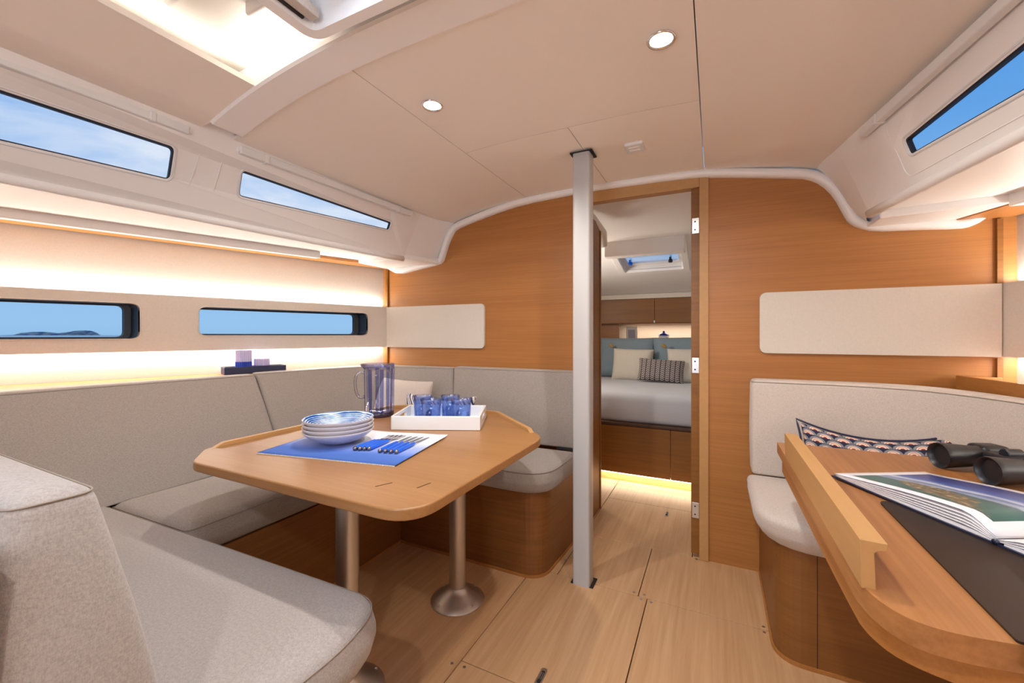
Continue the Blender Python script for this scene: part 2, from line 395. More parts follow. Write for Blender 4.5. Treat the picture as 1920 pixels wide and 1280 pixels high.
# ================================================================== coachroof sides and ceilings
ce = struct('ceiling')
def camber_plate(x0, x1, y0, y1, th=.012, dz=0, nx=12, edge=None):
    R = []
    for i in range(nx+1):
        x = lerp(x0, x1, i/nx)
        if edge: ya, yb = y0, y1
        z = zc(x)+dz
        R.append([(x, y0, z), (x, y1, z), (x, y1, z+th), (x, y0, z+th)])
    return MB().rings(R)
def camber_quad(pf, y0, y1, th=.012, dz=0, nx=40, zf=None):
    """plate whose x-range depends on y: pf(y)->(x0,x1)"""
    R = []
    for i in range(nx+1):
        row = []
        for y in (y0, y1):
            a, b = pf(y); x = lerp(a, b, i/nx); row.append((x, y, (zf or zc)(x)+dz))
        R.append([row[0], row[1], (row[1][0], row[1][1], row[1][2]+th), (row[0][0], row[0][1], row[0][2]+th)])
    return MB().rings(R)
g = .0015
T_ = lambda y: side(-1, y, 1.812); TS = lambda y: side(1, y, 1.812)
def zside(x):   # camber clamped so that the lining always meets the coachroof side at 1.812
    return max(zc(x), 1.812)
YN = YB-.012
link('lining_panel', camber_quad(lambda y: (T_(y)+.002 if y < 2 else -1.535, -.985-g), .905, YN, zf=zside), M['ceil'], ce, smooth=30)
link('lining_panel', camber_quad(lambda y: (-.985+g, -.045-g), .905, 1.545-g), M['ceil'], ce, smooth=30)
link('lining_panel', camber_quad(lambda y: (-.985+g, -.515-g), 1.545+g, YN), M['ceil'], ce, smooth=30)
link('lining_panel', camber_quad(lambda y: (-.515+g, -.045-g), 1.545+g, YN), M['ceil'], ce, smooth=30)
link('lining_panel', camber_quad(lambda y: (-.045+g, TS(y)-.002 if y < 2 else .47), YA, YN, zf=zside), M['ceil'], ce, smooth=30)
# port aft lining panel with cove edge
link('lining_panel', camber_quad(lambda y: (T_(y)+.002, -1.275), YA, .80, th=.016, zf=zside), M['ceil'], ce, smooth=30)
# deck beam, arched athwartships
R = []
for i in range(37):
    x = lerp(-1.515, -.045, i/36); z = max(zc(x), 1.812)-.007
    R.append([(x, .796, z+.15), (x, .796, z+.006), (x, .803, z), (x, .902, z), (x, .905, z+.003), (x, .905, z+.05)])
link('deck_beam', MB().rings(R), M['mould'], ce, smooth=30)
# cove above the port aft panel
link('cove_ceiling', camber_quad(lambda y: (-1.50, -.955), YA, .80, dz=.075, zf=lambda x: max(zc(x), 1.86)), M['ceil_white'], ce)
link('cove_ceiling', camber_quad(lambda y: (-.955, -.045), YA, -.02, dz=.075), M['ceil_white'], ce)
link('cove_rib', MB().box(-1.25, -.95, .55, .565, 1.935, 1.98), M['ceil_white'], ce, bevel=.006)
link('cove_rib', MB().box(-1.10, -.95, .66, .675, 1.935, 1.98), M['ceil_white'], ce, bevel=.006)
# outer coachroof shell (above everything, blocks the sky; leaves the hatch open)
link('deck_shell', MB().hexa([(-1.66, YA), (-1.0, YA), (-1.0, 2.3), (-1.56, 2.3)], 2.05, 2.09).hexa([(-.05, YA), (.92, YA), (.44, 2.3), (-.05, 2.3)], 2.05, 2.09).box(-1.0, -.05, YA, .02, 2.05, 2.09).box(-1.0, -.05, .76, 2.3, 2.05, 2.09), M['mould'], ce)

# coachroof sides: ruled surfaces with window openings
def side_plate(s, ya, yb, holes):
    zf_, zt = (1.565 if s < 0 else 1.56), 1.85
    n = 24; outer = [(lerp(ya, yb, i/n), zf_) for i in range(n+1)]+[(lerp(yb, ya, i/n), zt) for i in range(n+1)]
    return MB().holes(outer, holes, lambda p: (side(s, *p), p[0], p[1]), lambda p: (side(s, *p)+s*.016, p[0], p[1]+.004))
w_port_aft = fillet([(-.55, 1.742), (-.55, 1.618), (.785, 1.653), (.762, 1.7425)], [.03, .03, .016, .016], 5)
w_port_fwd = fillet([(.981, 1.741), (1.008, 1.659), (1.770, 1.688), (1.765, 1.726)], [.016, .016, .010, .010], 5)
w_stb = fillet([(.2, 1.755), (.2, 1.59), (1.683, 1.656), (1.677, 1.702)], [.02, .02, .010, .010], 5)
cs = struct('wall_coachroof_port')
link('side_moulding', side_plate(-1, YA, 1.95, [w_port_aft, w_port_fwd]), M['mould'], cs)
csr = struct('wall_coachroof_starboard')
link('side_moulding', side_plate(1, YA, 2.0, [w_stb]), M['mould'], csr)
# transition of the coachroof sides into the bulkhead moulding
def trans(s, y0, pts):
    n = len(pts)-1; zf_ = 1.565 if s < 0 else 1.56; R = []
    for i, (x, z) in enumerate(pts):
        zz = lerp(1.83, zf_, i/n); a = Vector((side(s, y0, zz), y0, zz)); b = Vector((x, YB-.01, z)); row = []
        for k in range(6):
            t = k/5; p = a.lerp(b, t); e = t*t
            row.append((lerp(lerp(side(s, y0+(YB-y0)*t, zz), p.x, .35), b.x, e) if k else a.x, p.y, p.z))
        R.append(row)
    mb = MB().rings(R, cap=False, closed=False)
    return mb
link('corner_moulding', trans(-1, 1.95, [(-1.49, 1.83), (-1.53, 1.775), (-1.57, 1.72), (-1.60, 1.66), (-1.62, 1.61), (-1.65, 1.59)]), M['mould'], cs, smooth=180)
link('corner_moulding', trans(1, 2.0, [(.40, 1.83), (.445, 1.775), (.485, 1.71), (.515, 1.65), (.55, 1.60), (.60, 1.565)]), M['mould'], csr, smooth=180)
# lower rolled lip of the coachroof side
def lip(s, ya, yb, r=.017):
    pts = [(side(s, lerp(ya, yb, i/20), 1.565)+s*.004, lerp(ya, yb, i/20), 1.560) for i in range(21)]
    return MB().tube(pts, r, 12)
link('rolled_lip', lip(-1, YA, 1.95), M['mould'], cs, smooth=180)
link('rolled_lip', lip(1, YA, 2.0), M['mould'], csr, smooth=180)
# raised surrounds moulded into the coachroof side
def surround(s, loop, m, par, name='moulded_rib', r=.0018):
    pts = [(side(s, y, z)-s*.0005, y, z) for y, z in loop]; return link(name, MB().tube(pts+[pts[0]], r, 6, False), m, par, smooth=180)
surround(-1, fillet([(.90, 1.79), (.93, 1.60), (1.83, 1.625), (1.83, 1.775)], .03), M['mould'], cs)
surround(-1, fillet([(-.7, 1.79), (-.7, 1.60), (.85, 1.60), (.83, 1.79)], .03), M['mould'], cs)
surround(1, fillet([(.0, 1.795), (.0, 1.58), (1.74, 1.60), (1.72, 1.775)], .03), M['mould'], csr)
# windows
def coach_window(n, s, loop, par=None):
    w = struct('window_%d' % n)
    def fr(d, off, z=0): return [(side(s, y, q)+s*off, y, q+z) for y, q in inset(loop, d)]
    link('window_frame', MB().rings([fr(-.002, .002), fr(.0, .001), fr(.0035, .003), fr(.0035, .014), fr(-.002, .014)], cap=False), M['rebate'], w)
    link('window_bead', MB().tube([(side(s, y, q)-s*.001, y, q) for y, q in inset(loop, -.006)+[inset(loop, -.006)[0]]], .003, 6, False), M['white'], w, smooth=180)
    lp = inset(loop, .001); link('window_pane', MB().holes(lp, [], lambda p: (side(s, *p)+s*.010, p[0], p[1]), lambda p: (side(s, *p)+s*.013, p[0], p[1])), M['glass'], w)
    return w
coach_window(1, -1, w_port_aft); coach_window(2, -1, w_port_fwd); coach_window(3, 1, w_stb)

# side-deck soffits
def soffit(s, ya, yb, z, name, par, m, inner=.0, outer=0.0, th=.012):
    hf = hullP if s < 0 else hullS; R = []
    for i in range(21):
        y = lerp(ya, yb, i/20); a = side(s, y, 1.565) if y < 1.95 else lerp(side(s, 1.95, 1.565), -1.66 if s < 0 else .565, (y-1.95)/.28); b = hf(y)+s*outer
        R.append([(a, y, z), (b, y, z), (b, y, z+th), (a, y, z+th)])
    return link(name, MB().rings(R), m, par)
soffit(-1, YA, YB, 1.582, 'side_deck_lining', ce, M['mould'])
soffit(1, YA, YB, 1.578, 'side_deck_lining', ce, M['mould'])
link('side_deck_ledge', MB().hexa([(-2.06, 1.95), (-1.68, 1.95), (-1.6, 2.225), (-2.06, 2.225)], 1.562, 1.59), M['mould'], ce, bevel=.006)
link('side_deck_ledge', MB().hexa([(.57, 2.05), (1.03, 1.98), (1.0, 2.228), (.57, 2.228)], 1.549, 1.59), M['mould'], ce, bevel=.006)
def fascia(s, ya, yb, d0, d1, z0, z1, name, m):
    hf = hullP if s < 0 else hullS
    return link(name, MB().hexa([(hf(ya)-s*d0, ya), (hf(ya)-s*d1, ya), (hf(yb)-s*d1, yb), (hf(yb)-s*d0, yb)], z0, z1), m, ce, bevel=.004)
fascia(-1, YA, 1.66, .17, .21, 1.545, 1.60, 'soffit_fascia', M['mould'])
fascia(1, YA, 2.0, .12, .16, 1.535, 1.60, 'soffit_fascia', M['mould'])
fascia(-1, YA, YB, -.03, .10, 1.565, 1.60, 'oak_cornice', M['oak_y'])
fascia(1, YA, YB, -.03, .145, 1.545, 1.60, 'oak_cornice', M['oak_y'])

# ================================================================== hull sides
def hull_side(s, name, wins):
    hf = hullP if s < 0 else hullS; w = struct(name); off = .045*s
    y0, y1 = YA, YB+.01
    def big(l_): return inset(l_, -.012)
    f = lambda d: (lambda p: (hf(p[0])+d*s, p[0], p[1]))
    link('hull_lining', MB().holes([(y0, .3), (y1, .3), (y1, 1.60), (y0, 1.60)], [big(l_) for l_ in wins], f(.045), f(.06)), M['hull'], w)
    link('window_band', MB().holes([(y0, 1.022), (y1, 1.018), (y1, 1.297), (y0, 1.303)], wins, f(0), f(.012)), M['hull'], w, bevel=0)
    for z in (1.045, 1.275): link('band_batten', MB().hexa([(hf(y0)+s*.012, y0), (hf(y0)+s*.045, y0), (hf(y1)+s*.045, y1), (hf(y1)+s*.012, y1)], z-.006, z+.006), M['hull'], w)
    return w
wl1 = fillet([(-.6, 1.083), (.997, 1.083), (.997, 1.2495), (-.6, 1.2495)], .032, 6)
wl2 = fillet([(1.215, 1.099), (2.085, 1.099), (2.085, 1.246), (1.215, 1.246)], .032, 6)
hull_side(-1, 'wall_port', [wl1, wl2]); hull_side(1, 'wall_starboard', [])
def hull_window(n, loop, in_loop):
    w = struct('window_%d' % n)
    f = lambda l_, d: [(hullP(y)-d, y, z) for y, z in l_]
    # deep black rebate leading out to the pane
    link('window_rebate', MB().rings([f(loop, -.001), f(loop, .03), f(loop, .085), f(in_loop, .087), f(in_loop, .11)], cap=False), M['rebate'], w, smooth=40)
    link('window_bead', MB().tube([(x+.001, y, z) for x, y, z in f(inset(loop, -.003), 0)+[f(inset(loop, -.003), 0)[0]]], .0025, 6, False), M['hull'], w, smooth=180)
    link('window_pane', MB().holes(inset(in_loop, .0005), [], lambda p: (hullP(p[0])-.09, p[0], p[1]), lambda p: (hullP(p[0])-.096, p[0], p[1])), M['glass'], w)
hull_window(4, wl1, fillet([(-.57, 1.091), (.975, 1.091), (.975, 1.2415), (-.57, 1.2415)], .026, 6))
hull_window(5, wl2, fillet([(1.225, 1.107), (2.062, 1.107), (2.062, 1.238), (1.225, 1.238)], .026, 6))
# outer hull skin so no daylight leaks in below the windows
def skin(s, wins):
    hf = hullP if s < 0 else hullS
    return MB().holes([(YA, -.1), (4.9 if False else YB+.01, -.1), (YB+.01, 1.75), (YA, 1.75)], [inset(l_, -.02) for l_ in wins], lambda p: (hf(p[0])+s*.13, p[0], p[1]), lambda p: (hf(p[0])+s*.15, p[0], p[1]))
hs = struct('wall_hull_skin')
link('skin_port', skin(-1, [wl1, wl2]), M['mould'], hs); link('skin_starboard', skin(1, []), M['mould'], hs)
link('side_deck_port', MB().hexa([(hullP(YA)-.14, YA), (side(-1, YA, 1.6)-.03, YA), (-1.74, 2.225), (hullP(2.225)-.14, 2.225)], 1.612, 1.63), M['mould'], hs)
link('side_deck_starboard', MB().hexa([(side(1, YA, 1.6)+.02, YA), (hullS(YA)+.14, YA), (hullS(2.225)+.14, 2.225), (.62, 2.225)], 1.612, 1.63), M['mould'], hs)
link('coaming_port', MB().hexa([(-1.64, YA), (-1.60, YA), (-1.52, 2.3), (-1.56, 2.3)], 1.835, 2.09), M['mould'], hs)
link('coaming_starboard', MB().hexa([(.86, YA), (.92, YA), (.44, 2.3), (.38, 2.3)], 1.835, 2.09), M['mould'], hs)

# aft bulkhead with the open companionway (behind the camera)
wa = struct('wall_aft')
link('veneer_panel', MB().holes([(-3.4, 0), (2.3, 0), (2.3, 2.09), (-3.4, 2.09)], [[(-.85, .75), (-.05, .75), (-.05, 1.95), (-.85, 1.95)]], lambda p: (p[0], YA, p[1]), lambda p: (p[0], YA-.03, p[1])), M['oak_x'], wa)

# LED strips behind the window bands
for s, hf in ((-1, hullP), (1, hullS)):
    w = struct('trim_%d' % (2 if s < 0 else 3))
    for z, up in ((1.292, 1), (1.030, -1)):
        y0, y1 = (YA+.1, 2.20)
        zz = z+up*.004
        link('led_strip', MB().hexa([(hf(y0)+s*.018, y0), (hf(y0)+s*.034, y0), (hf(y1)+s*.034, y1), (hf(y1)+s*.018, y1)], zz-.003, zz+.003), M['led'], w)
        strip_light('led_light', (hf(y0)+s*.027, y0, zz+up*.005), (hf(y1)+s*.027, y1, zz+up*.005), (0, 0, up), .014, 8.5 if s < 0 else 10.5, WARMW)
# LED in the ceiling cove above the port panel and behind the deck beam
strip_light('cove_led', (-1.31, YA+.1, 1.892), (-1.31, .72, 1.892), (.3, 0, 1), .012, 1.0, WARMW)
strip_light('cove_led', (-1.28, .76, 1.895), (-.99, .76, 1.905), (0, -.2, 1), .012, .35, WARMW)
# LED under the side deck, lights soffit and cornice
strip_light('soffit_led', (hullP(YA+.1)+.15, YA+.1, 1.57), (hullP(2.15)+.15, 2.15, 1.57), (.1, 0, 1), .01, 1.2, WARM)

# ================================================================== mast compression post
pt = thing('mast_post', (-.527, 1.796, 0), 'white square post with rounded edges standing beside the cabin doorway', 'post')
o = link('post_tube', MB().prism(rrect(-.565, -.489, 1.758, 1.834, .012, 4), 0, 1.93), M['post'], pt, smooth=30)
link('floor_gasket', MB().prism(rrect(-.576, -.474, 1.763, 1.845, .004, 2), .0004, .0016), M['dark'], pt)
link('ceiling_gasket', MB().prism(rrect(-.576, -.476, 1.750, 1.842, .004, 2), 1.9005, 1.9035), M['dark'], pt)

# ================================================================== ceiling fittings
def ceiling_lamp(x, y, label):
    z = zc(x); t = thing('ceiling_light', (x, y, z), label, 'ceiling light', 'recessed ceiling spots')
    link('bezel', MB().lathe([(.030, 0), (.036, -.001), (.0385, -.004), (.036, -.007), (.030, -.006), (.029, 0)], (x, y, z), 36, cap=False), M['chrome'], t, smooth=180)
    link('lens', MB().lathe([(.0292, -.003), (.022, -.006), (.008, -.0075), (.001, -.0078)], (x, y, z), 32), M['lamp'], t, smooth=180)
    l_ = spot('lamp_light', (0, 0, -.02), 20, (1, .94, .87), 165, .6, .025); l_.parent = t
    return t
ceiling_lamp(-.887, 1.175, 'lit recessed ceiling light further from the post, above the dining table')
ceiling_lamp(-.130, 1.185, 'larger-looking lit recessed ceiling light nearest the chart desk')
ceiling_lamp(-.13, -.55, 'added, unseen recessed ceiling light behind the camera near the companionway')  # unseen lamp, added for the light it gives from aft
tag(bpy.data.objects['ceiling_light.002'], 'added, unseen recessed ceiling light aft of the desk, outside the photograph', 'ceiling light')
z = zc(-.307)
t = thing('ceiling_sensor', (-.307, 1.822, z), 'small white rectangular fitting on the ceiling right of the post', 'sensor')
link('housing', MB().box(-.344, -.269, 1.778, 1.866, z-.012, z+.002), M['white'], t, bevel=.004)
link('grille', MB().box(-.33, -.285, 1.80, 1.812, z-.0145, z-.0118).box(-.33, -.285, 1.824, 1.836, z-.0145, z-.0118), M['mould'], t, bevel=.001)
# roller-blind rails under the coachroof corners
def blind(s, ya, yb, label, rod=True):
    xa, xb = side(s, ya, 1.79)-s*.018, side(s, yb, 1.79)-s*.018
    d = Vector((xb-xa, yb-ya, 0)).normalized(); nx = Vector((-d.y, d.x, 0)); c = Vector(((xa+xb)/2, (ya+yb)/2, 1.790)); L_ = math.hypot(xb-xa, yb-ya)/2
    t = thing('blind_rail', c, label, 'blind')
    link('rail', MB().obox(c, d, nx, (0, 0, 1), L_, .012, .014), M['white'], t, bevel=.004)
    for e in (-1, 1):
        k = c+d*(L_-.10)*e; link('bracket', MB().obox(k, d, nx, (0, 0, 1), .008, .0145, .0165), M['white'], t, bevel=.003)
        k = c+d*(L_+.004)*e; link('end_cap', MB().obox(k, d, nx, (0, 0, 1), .005, .0075, .009), M['mould'], t, bevel=.002)
    return t
blind(-1, -.6, .772, 'white blind rail above the left cloudy window, aft of the beam')
blind(-1, .935, 1.86, 'white blind rail above the narrow wedge window between beam and bulkhead')
blind(1, -.3, 1.80, 'white blind rail along the starboard ceiling edge above the deep blue window')

# roof hatch (top edge of the photo)
h = thing('roof_hatch', (-.50, .38, 1.885), 'white framed roof hatch hanging below the ceiling next to the beam', 'hatch')
outer = rrect(-.962, -.05, -.02, .762, .05, 6); inner = rrect(-.932, -.08, .01, .734, .03, 6)
link('hatch_surround', MB().holes(outer, [inner], lambda p: (p[0], p[1], 1.882), lambda p: (p[0], p[1], 2.06)), M['mould'], h)
link('cassette_slot', MB().box(-.930, -.922, .03, .70, 1.893, 1.90), M['dark'], h)
link('cassette_rail', MB().box(-.922, -.893, .02, .72, 1.896, 1.92), M['fab_pale_lit'], h, bevel=.003)
link('inner_frame', MB().holes(rrect(-.893, -.085, .02, .730, .03, 6), [rrect(-.84, -.14, .07, .68, .09, 8)], lambda p: (p[0], p[1], 1.955), lambda p: (p[0], p[1], 1.985)), M['white'], h, bevel=.006)
link('hatch_lid_frame', MB().holes(rrect(-.90, -.08, .02, .73, .05, 8), [rrect(-.79, -.19, .12, .63, .10, 8)], lambda p: (p[0], p[1], 2.03), lambda p: (p[0], p[1], 2.06)), M['white'], h, bevel=.005)
link('hatch_pane', MB().prism(rrect(-.78, -.2, .10, .62, .08, 8), 2.035, 2.045), M['hatch_glass'], h)
for x in (-.72, -.26): link('hatch_latch', MB().box(x-.02, x+.02, .13, .20, 1.975, 2.03), M['black'], h, bevel=.008)

# ================================================================== dinette bench base and cushions
t = thing('bench_base', (-1.6, 1.2, 0), 'U-shaped oak bench base around the dining table, its shade painted in', 'bench')
U = fillet([(-2.70, .10), (-.72, .10), (-.72, .70), (-1.50, .70), (-1.50, 1.713), (-.695, 1.713), (-.665, 2.214), (-2.02, 2.214)], [0, .06, .09, 0, 0, .10, 0, 0], 8)
Uu = [p for p in U]
link('base_panel', MB().holes(U, [], lambda p: (p[0], p[1], .003), lambda p: (p[0], p[1], .383)), M['base'], t)
U2 = inset(U, -.006)
link('base_skirting', MB().holes([p for p in U2], [], lambda p: (p[0], p[1], .0005), lambda p: (p[0], p[1], .012)), M['oak_y'], t)
# seat cushions
p = [(-.67, .255), (-.655, .60), (-.70, .735), (-1.47, .715), (-1.98, .70), (-1.98, .255)]
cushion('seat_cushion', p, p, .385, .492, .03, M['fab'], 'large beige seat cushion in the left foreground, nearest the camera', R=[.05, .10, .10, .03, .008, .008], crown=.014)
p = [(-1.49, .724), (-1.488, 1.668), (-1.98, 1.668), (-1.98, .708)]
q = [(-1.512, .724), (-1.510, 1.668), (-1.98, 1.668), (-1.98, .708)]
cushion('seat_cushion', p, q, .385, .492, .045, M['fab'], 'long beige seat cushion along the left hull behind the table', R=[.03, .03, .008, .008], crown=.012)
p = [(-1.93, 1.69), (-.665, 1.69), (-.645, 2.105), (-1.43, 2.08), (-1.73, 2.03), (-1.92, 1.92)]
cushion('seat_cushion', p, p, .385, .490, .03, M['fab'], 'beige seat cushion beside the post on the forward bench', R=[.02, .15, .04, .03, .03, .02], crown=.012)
# back cushions
def back_cushion(fb, ft, bb, bt, z0, z1, label, r=.014, m=None):
    n_ = len(fb)+len(bb)
    RR = [.02]+[.2]*(len(fb)-2)+[.02]+[.015]+[.1]*(len(bb)-2)+[.015]
    return cushion('back_cushion', fb+bb[::-1], ft+bt[::-1], z0, z1, r, m or M['fab'], label, R=RR, crown=.001, bulge=.003, dome=(.002,))
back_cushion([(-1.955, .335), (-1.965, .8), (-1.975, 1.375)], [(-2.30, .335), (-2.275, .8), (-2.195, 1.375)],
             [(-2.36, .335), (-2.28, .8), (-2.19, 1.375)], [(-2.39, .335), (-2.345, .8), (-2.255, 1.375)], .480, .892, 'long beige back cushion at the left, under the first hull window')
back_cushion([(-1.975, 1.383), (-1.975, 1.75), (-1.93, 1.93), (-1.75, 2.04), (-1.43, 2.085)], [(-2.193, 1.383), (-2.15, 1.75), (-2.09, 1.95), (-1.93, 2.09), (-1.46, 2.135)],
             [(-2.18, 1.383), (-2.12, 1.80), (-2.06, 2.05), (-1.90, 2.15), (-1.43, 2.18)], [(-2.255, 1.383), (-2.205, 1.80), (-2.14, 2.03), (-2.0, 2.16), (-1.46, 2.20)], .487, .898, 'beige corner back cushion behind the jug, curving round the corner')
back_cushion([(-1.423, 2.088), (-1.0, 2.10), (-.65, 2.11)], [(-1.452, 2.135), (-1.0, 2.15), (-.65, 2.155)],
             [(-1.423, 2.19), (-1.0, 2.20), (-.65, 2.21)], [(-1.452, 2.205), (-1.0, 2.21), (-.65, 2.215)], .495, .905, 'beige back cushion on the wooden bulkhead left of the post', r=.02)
# aft backrest in the foreground
p = [(-.69, .15), (-.69, .325), (-2.1, .325), (-2.1, .15)]
q = [(-.735, .168), (-.732, .250), (-2.2, .250), (-2.2, .168)]
cushion('back_cushion', p, q, .487, .905, .022, M['fab'], 'beige back cushion seen end-on at the left edge of the photo', R=.025, crown=.002, bulge=.006, dome=(.012,))
link('strap', MB().box(-.76, -.66, 2.09, 2.12, .4905, .497), M['black'], bpy.data.objects['back_cushion.002'])
tag(link('wooden_board', MB().box(-2.38, -.70, .118, .146, .388, .86), M['cabin_wood'], None), 'dark wooden board behind the end-on back cushion at the left edge', 'panel')
# oak ledge behind the back cushions
t = thing('hull_shelf', (-2.3, 1.2, .86), 'narrow oak ledge along the hull behind the dinette back cushions', 'shelf')
link('shelf_board', MB().holes([(-2.44, YA+.01), (-2.402, .335), (-2.356, .8), (-2.268, 1.375), (-2.215, 1.80), (-2.15, 2.04), (-2.01, 2.17), (-2.0, 2.216), (hullP(2.216)-.04, 2.216), (hullP(YA)-.04, YA+.01)], [], lambda p: (p[0], p[1], .878), lambda p: (p[0], p[1], .890)), M['oak_y'], t)
link('shelf_front', MB().hexa([(-2.415, .3), (-2.275, 1.38), (-2.29, 1.38), (-2.43, .3)], .385, .878), M['oak_y'], t)

# ================================================================== dining table
TZ = .72
t = thing('dining_table', (-1.05, 1.2, 0), 'oak dining table with clipped corners on two aluminium pedestals', 'table')
top = fillet([(-1.41, .69), (-.575, .69), (-.572, 1.44), (-.93, 1.775), (-1.40, 1.775), (-1.535, 1.66), (-1.535, .79)], [.03, .10, .07, .03, .03, .03, .03], 7)
link('tabletop', MB().prism(top, TZ-.028, TZ), M['table'], t, bevel=.005)
def strip(pts, w, z0, z1, ends=True):
    """raised fiddle along pts, w to the left side"""
    l_ = [Vector(p) for p in pts]; R = []
    for i, p in enumerate(l_):
        d = (l_[min(i+1, len(l_)-1)]-l_[max(i-1, 0)]).normalized(); n_ = Vector((-d.y, d.x))
        z = z0+.001 if ends and i in (0, len(l_)-1) else z1
        a = p; b = p+n_*w
        R.append([(a.x, a.y, z0), (a.x, a.y, z), (b.x, b.y, z), (b.x, b.y, z0)])
    return MB().rings(R)
link('table_fiddle', strip([(-1.512, .81), (-1.512, .84), (-1.512, 1.62), (-1.497, 1.668), (-1.40, 1.752), (-1.30, 1.754), (-1.28, 1.754)], .018, TZ-.001, TZ+.012), M['fiddle'], t, bevel=.003)
link('table_fiddle', strip([(-1.05, 1.754), (-1.02, 1.754), (-.945, 1.750), (-.665, 1.492), (-.645, 1.472)], .018, TZ-.001, TZ+.012), M['fiddle'], t, bevel=.003)
link('notch', MB().obox((-.755, .80, TZ+.0002), (.5, 1, 0), (1, -.5, 0), (0, 0, 1), .022, .0012, .0004), M['dark'], t)
link('notch', MB().obox((-.66, .84, TZ+.0002), (.2, 1, 0), (1, -.2, 0), (0, 0, 1), .022, .0012, .0004), M['dark'], t)
for x, y in ((-1.02, .924), (-.962, 1.447)):
    pd = link('pedestal', MB().lathe([(.034, .05), (.034, .60), (.037, .60), (.037, .665), (.034, .665), (.034, .692)], (x, y, 0), 40), M['alu'], t, smooth=40)
    link('pedestal_foot', MB().lathe([(.110, 0), (.111, .003), (.109, .006), (.085, .020), (.055, .038), (.040, .050), (.036, .058), (.034, .058)], (x, y, 0), 48), M['alu'], pd, smooth=60)
    for k in range(4):
        a = -1.9+k*PI/2; link('bolt', MB().lathe([(.0055, 0), (.0055, .003), (.003, .005)], (x+.094*math.cos(a), y+.094*math.sin(a), .0135), 10), M['steel'], pd, smooth=40)
    link('mounting_flange', MB().lathe([(.09, .682), (.09, .692)], (x, y, 0), 32), M['alu'], pd, smooth=40)

# placemat
U_ = Vector((.983, .183, 0)).normalized(); V_ = Vector((-.183, .983, 0)).normalized(); O_ = Vector((-1.319, .831, TZ))
mm = mat('placemat_weave', (.1, .2, .6), .9); tt = mm.node_tree
gn = nn(tt, 'ShaderNodeTexCoord'); su = nn(tt, 'ShaderNodeSeparateXYZ'); tt.links.new(gn.outputs['UV'], su.inputs[0])
rp = ramp(tt, [(0, lin(58, 96, 172)), (.22, lin(76, 114, 194)), (.36, lin(135, 155, 220)), (.5, lin(160, 175, 222)), (.62, lin(205, 212, 232)), (.8, lin(232, 234, 240)), (1, lin(236, 236, 238))])
tt.links.new(su.outputs['Y'], rp.inputs[0]); tt.links.new(rp.outputs[0], P(mm).inputs['Base Color'])
wv = nn(tt, 'ShaderNodeTexWave', Scale=60); wv.bands_direction = 'Y'; tt.links.new(gn.outputs['UV'], wv.inputs[0]); bump(mm, wv.outputs['Fac'], .3, .001)
mb = MB(); nx_, ny_ = 24, 18
for j in range(ny_+1):
    for i in range(nx_+1):
        u, v = i/nx_, j/ny_
        wz = .0012+.0035*max(0, (u-.93)/.07)*(.3+.7*v)+.003*max(0, (v-.95)/.05)*(.5+.5*math.sin(u*9))
        mb.v.append(tuple(O_+U_*(.50*u)+V_*(.365*v)+Vector((0, 0, wz+.001))))
mb.f = [(j*(nx_+1)+i, j*(nx_+1)+i+1, (j+1)*(nx_+1)+i+1, (j+1)*(nx_+1)+i) for j in range(ny_) for i in range(nx_)]
pm = thing('placemat', tuple(O_+U_*.25+V_*.18), 'woven placemat fading from blue to white under the bowls', 'placemat')
o = link('mat_cloth', mb, mm, pm, smooth=180)
uvl = o.data.uv_layers.new(name='UVMap')
for lp in o.data.loops:
    vi = lp.vertex_index; uvl.data[lp.index].uv = ((vi % (nx_+1))/nx_, (vi//(nx_+1))/ny_)
sd = o.modifiers.new('thick', 'SOLIDIFY'); sd.thickness = .0016; sd.offset = -1
mb = MB()
for i in range(90):
    c = O_+U_*(.5*(i+.5)/90)+V_*(-.0015); mb.obox((c.x, c.y, TZ+.0016), U_, V_, (0, 0, 1), .0018, .002, .0012)
link('edge_stitching', mb, M['cream'], pm, kind='stuff')

# bowls
bm_in = mat('blue_brush_glaze', (.3, .5, .8), .18); tt = bm_in.node_tree
g1 = coords(tt, 'Object', (1, 1, 0)); ln = nn(tt, 'ShaderNodeVectorMath', operation='LENGTH'); tt.links.new(g1.outputs[0], ln.inputs[0])
ns = nn(tt, 'ShaderNodeTexNoise', Scale=7, Detail=3); tt.links.new(g1.outputs[0], ns.inputs['Vector'])
a1 = nn(tt, 'ShaderNodeMath', operation='MULTIPLY_ADD'); a1.inputs[1].default_value = .016; tt.links.new(ns.outputs['Fac'], a1.inputs[0]); tt.links.new(ln.outputs['Value'], a1.inputs[2])
a2 = nn(tt, 'ShaderNodeMath', operation='MULTIPLY'); a2.inputs[1].default_value = 1050; tt.links.new(a1.outputs[0], a2.inputs[0])
a3 = nn(tt, 'ShaderNodeMath', operation='SINE'); tt.links.new(a2.outputs[0], a3.inputs[0])
ns2 = nn(tt, 'ShaderNodeTexNoise', Scale=14, Detail=4); tt.links.new(g1.outputs[0], ns2.inputs['Vector'])
a4 = nn(tt, 'ShaderNodeMath', operation='MULTIPLY_ADD'); a4.inputs[1].default_value = .16; tt.links.new(a3.outputs[0], a4.inputs[0]); tt.links.new(ns2.outputs['Fac'], a4.inputs[2])
rb_ = ramp(tt, [(.30, lin(28, 68, 140)), (.43, lin(52, 105, 178)), (.52, lin(150, 190, 215)), (.66, lin(225, 232, 232))]); tt.links.new(a4.outputs[0], rb_.inputs[0]); tt.links.new(rb_.outputs[0], P(bm_in).inputs['Base Color'])
bowls = []
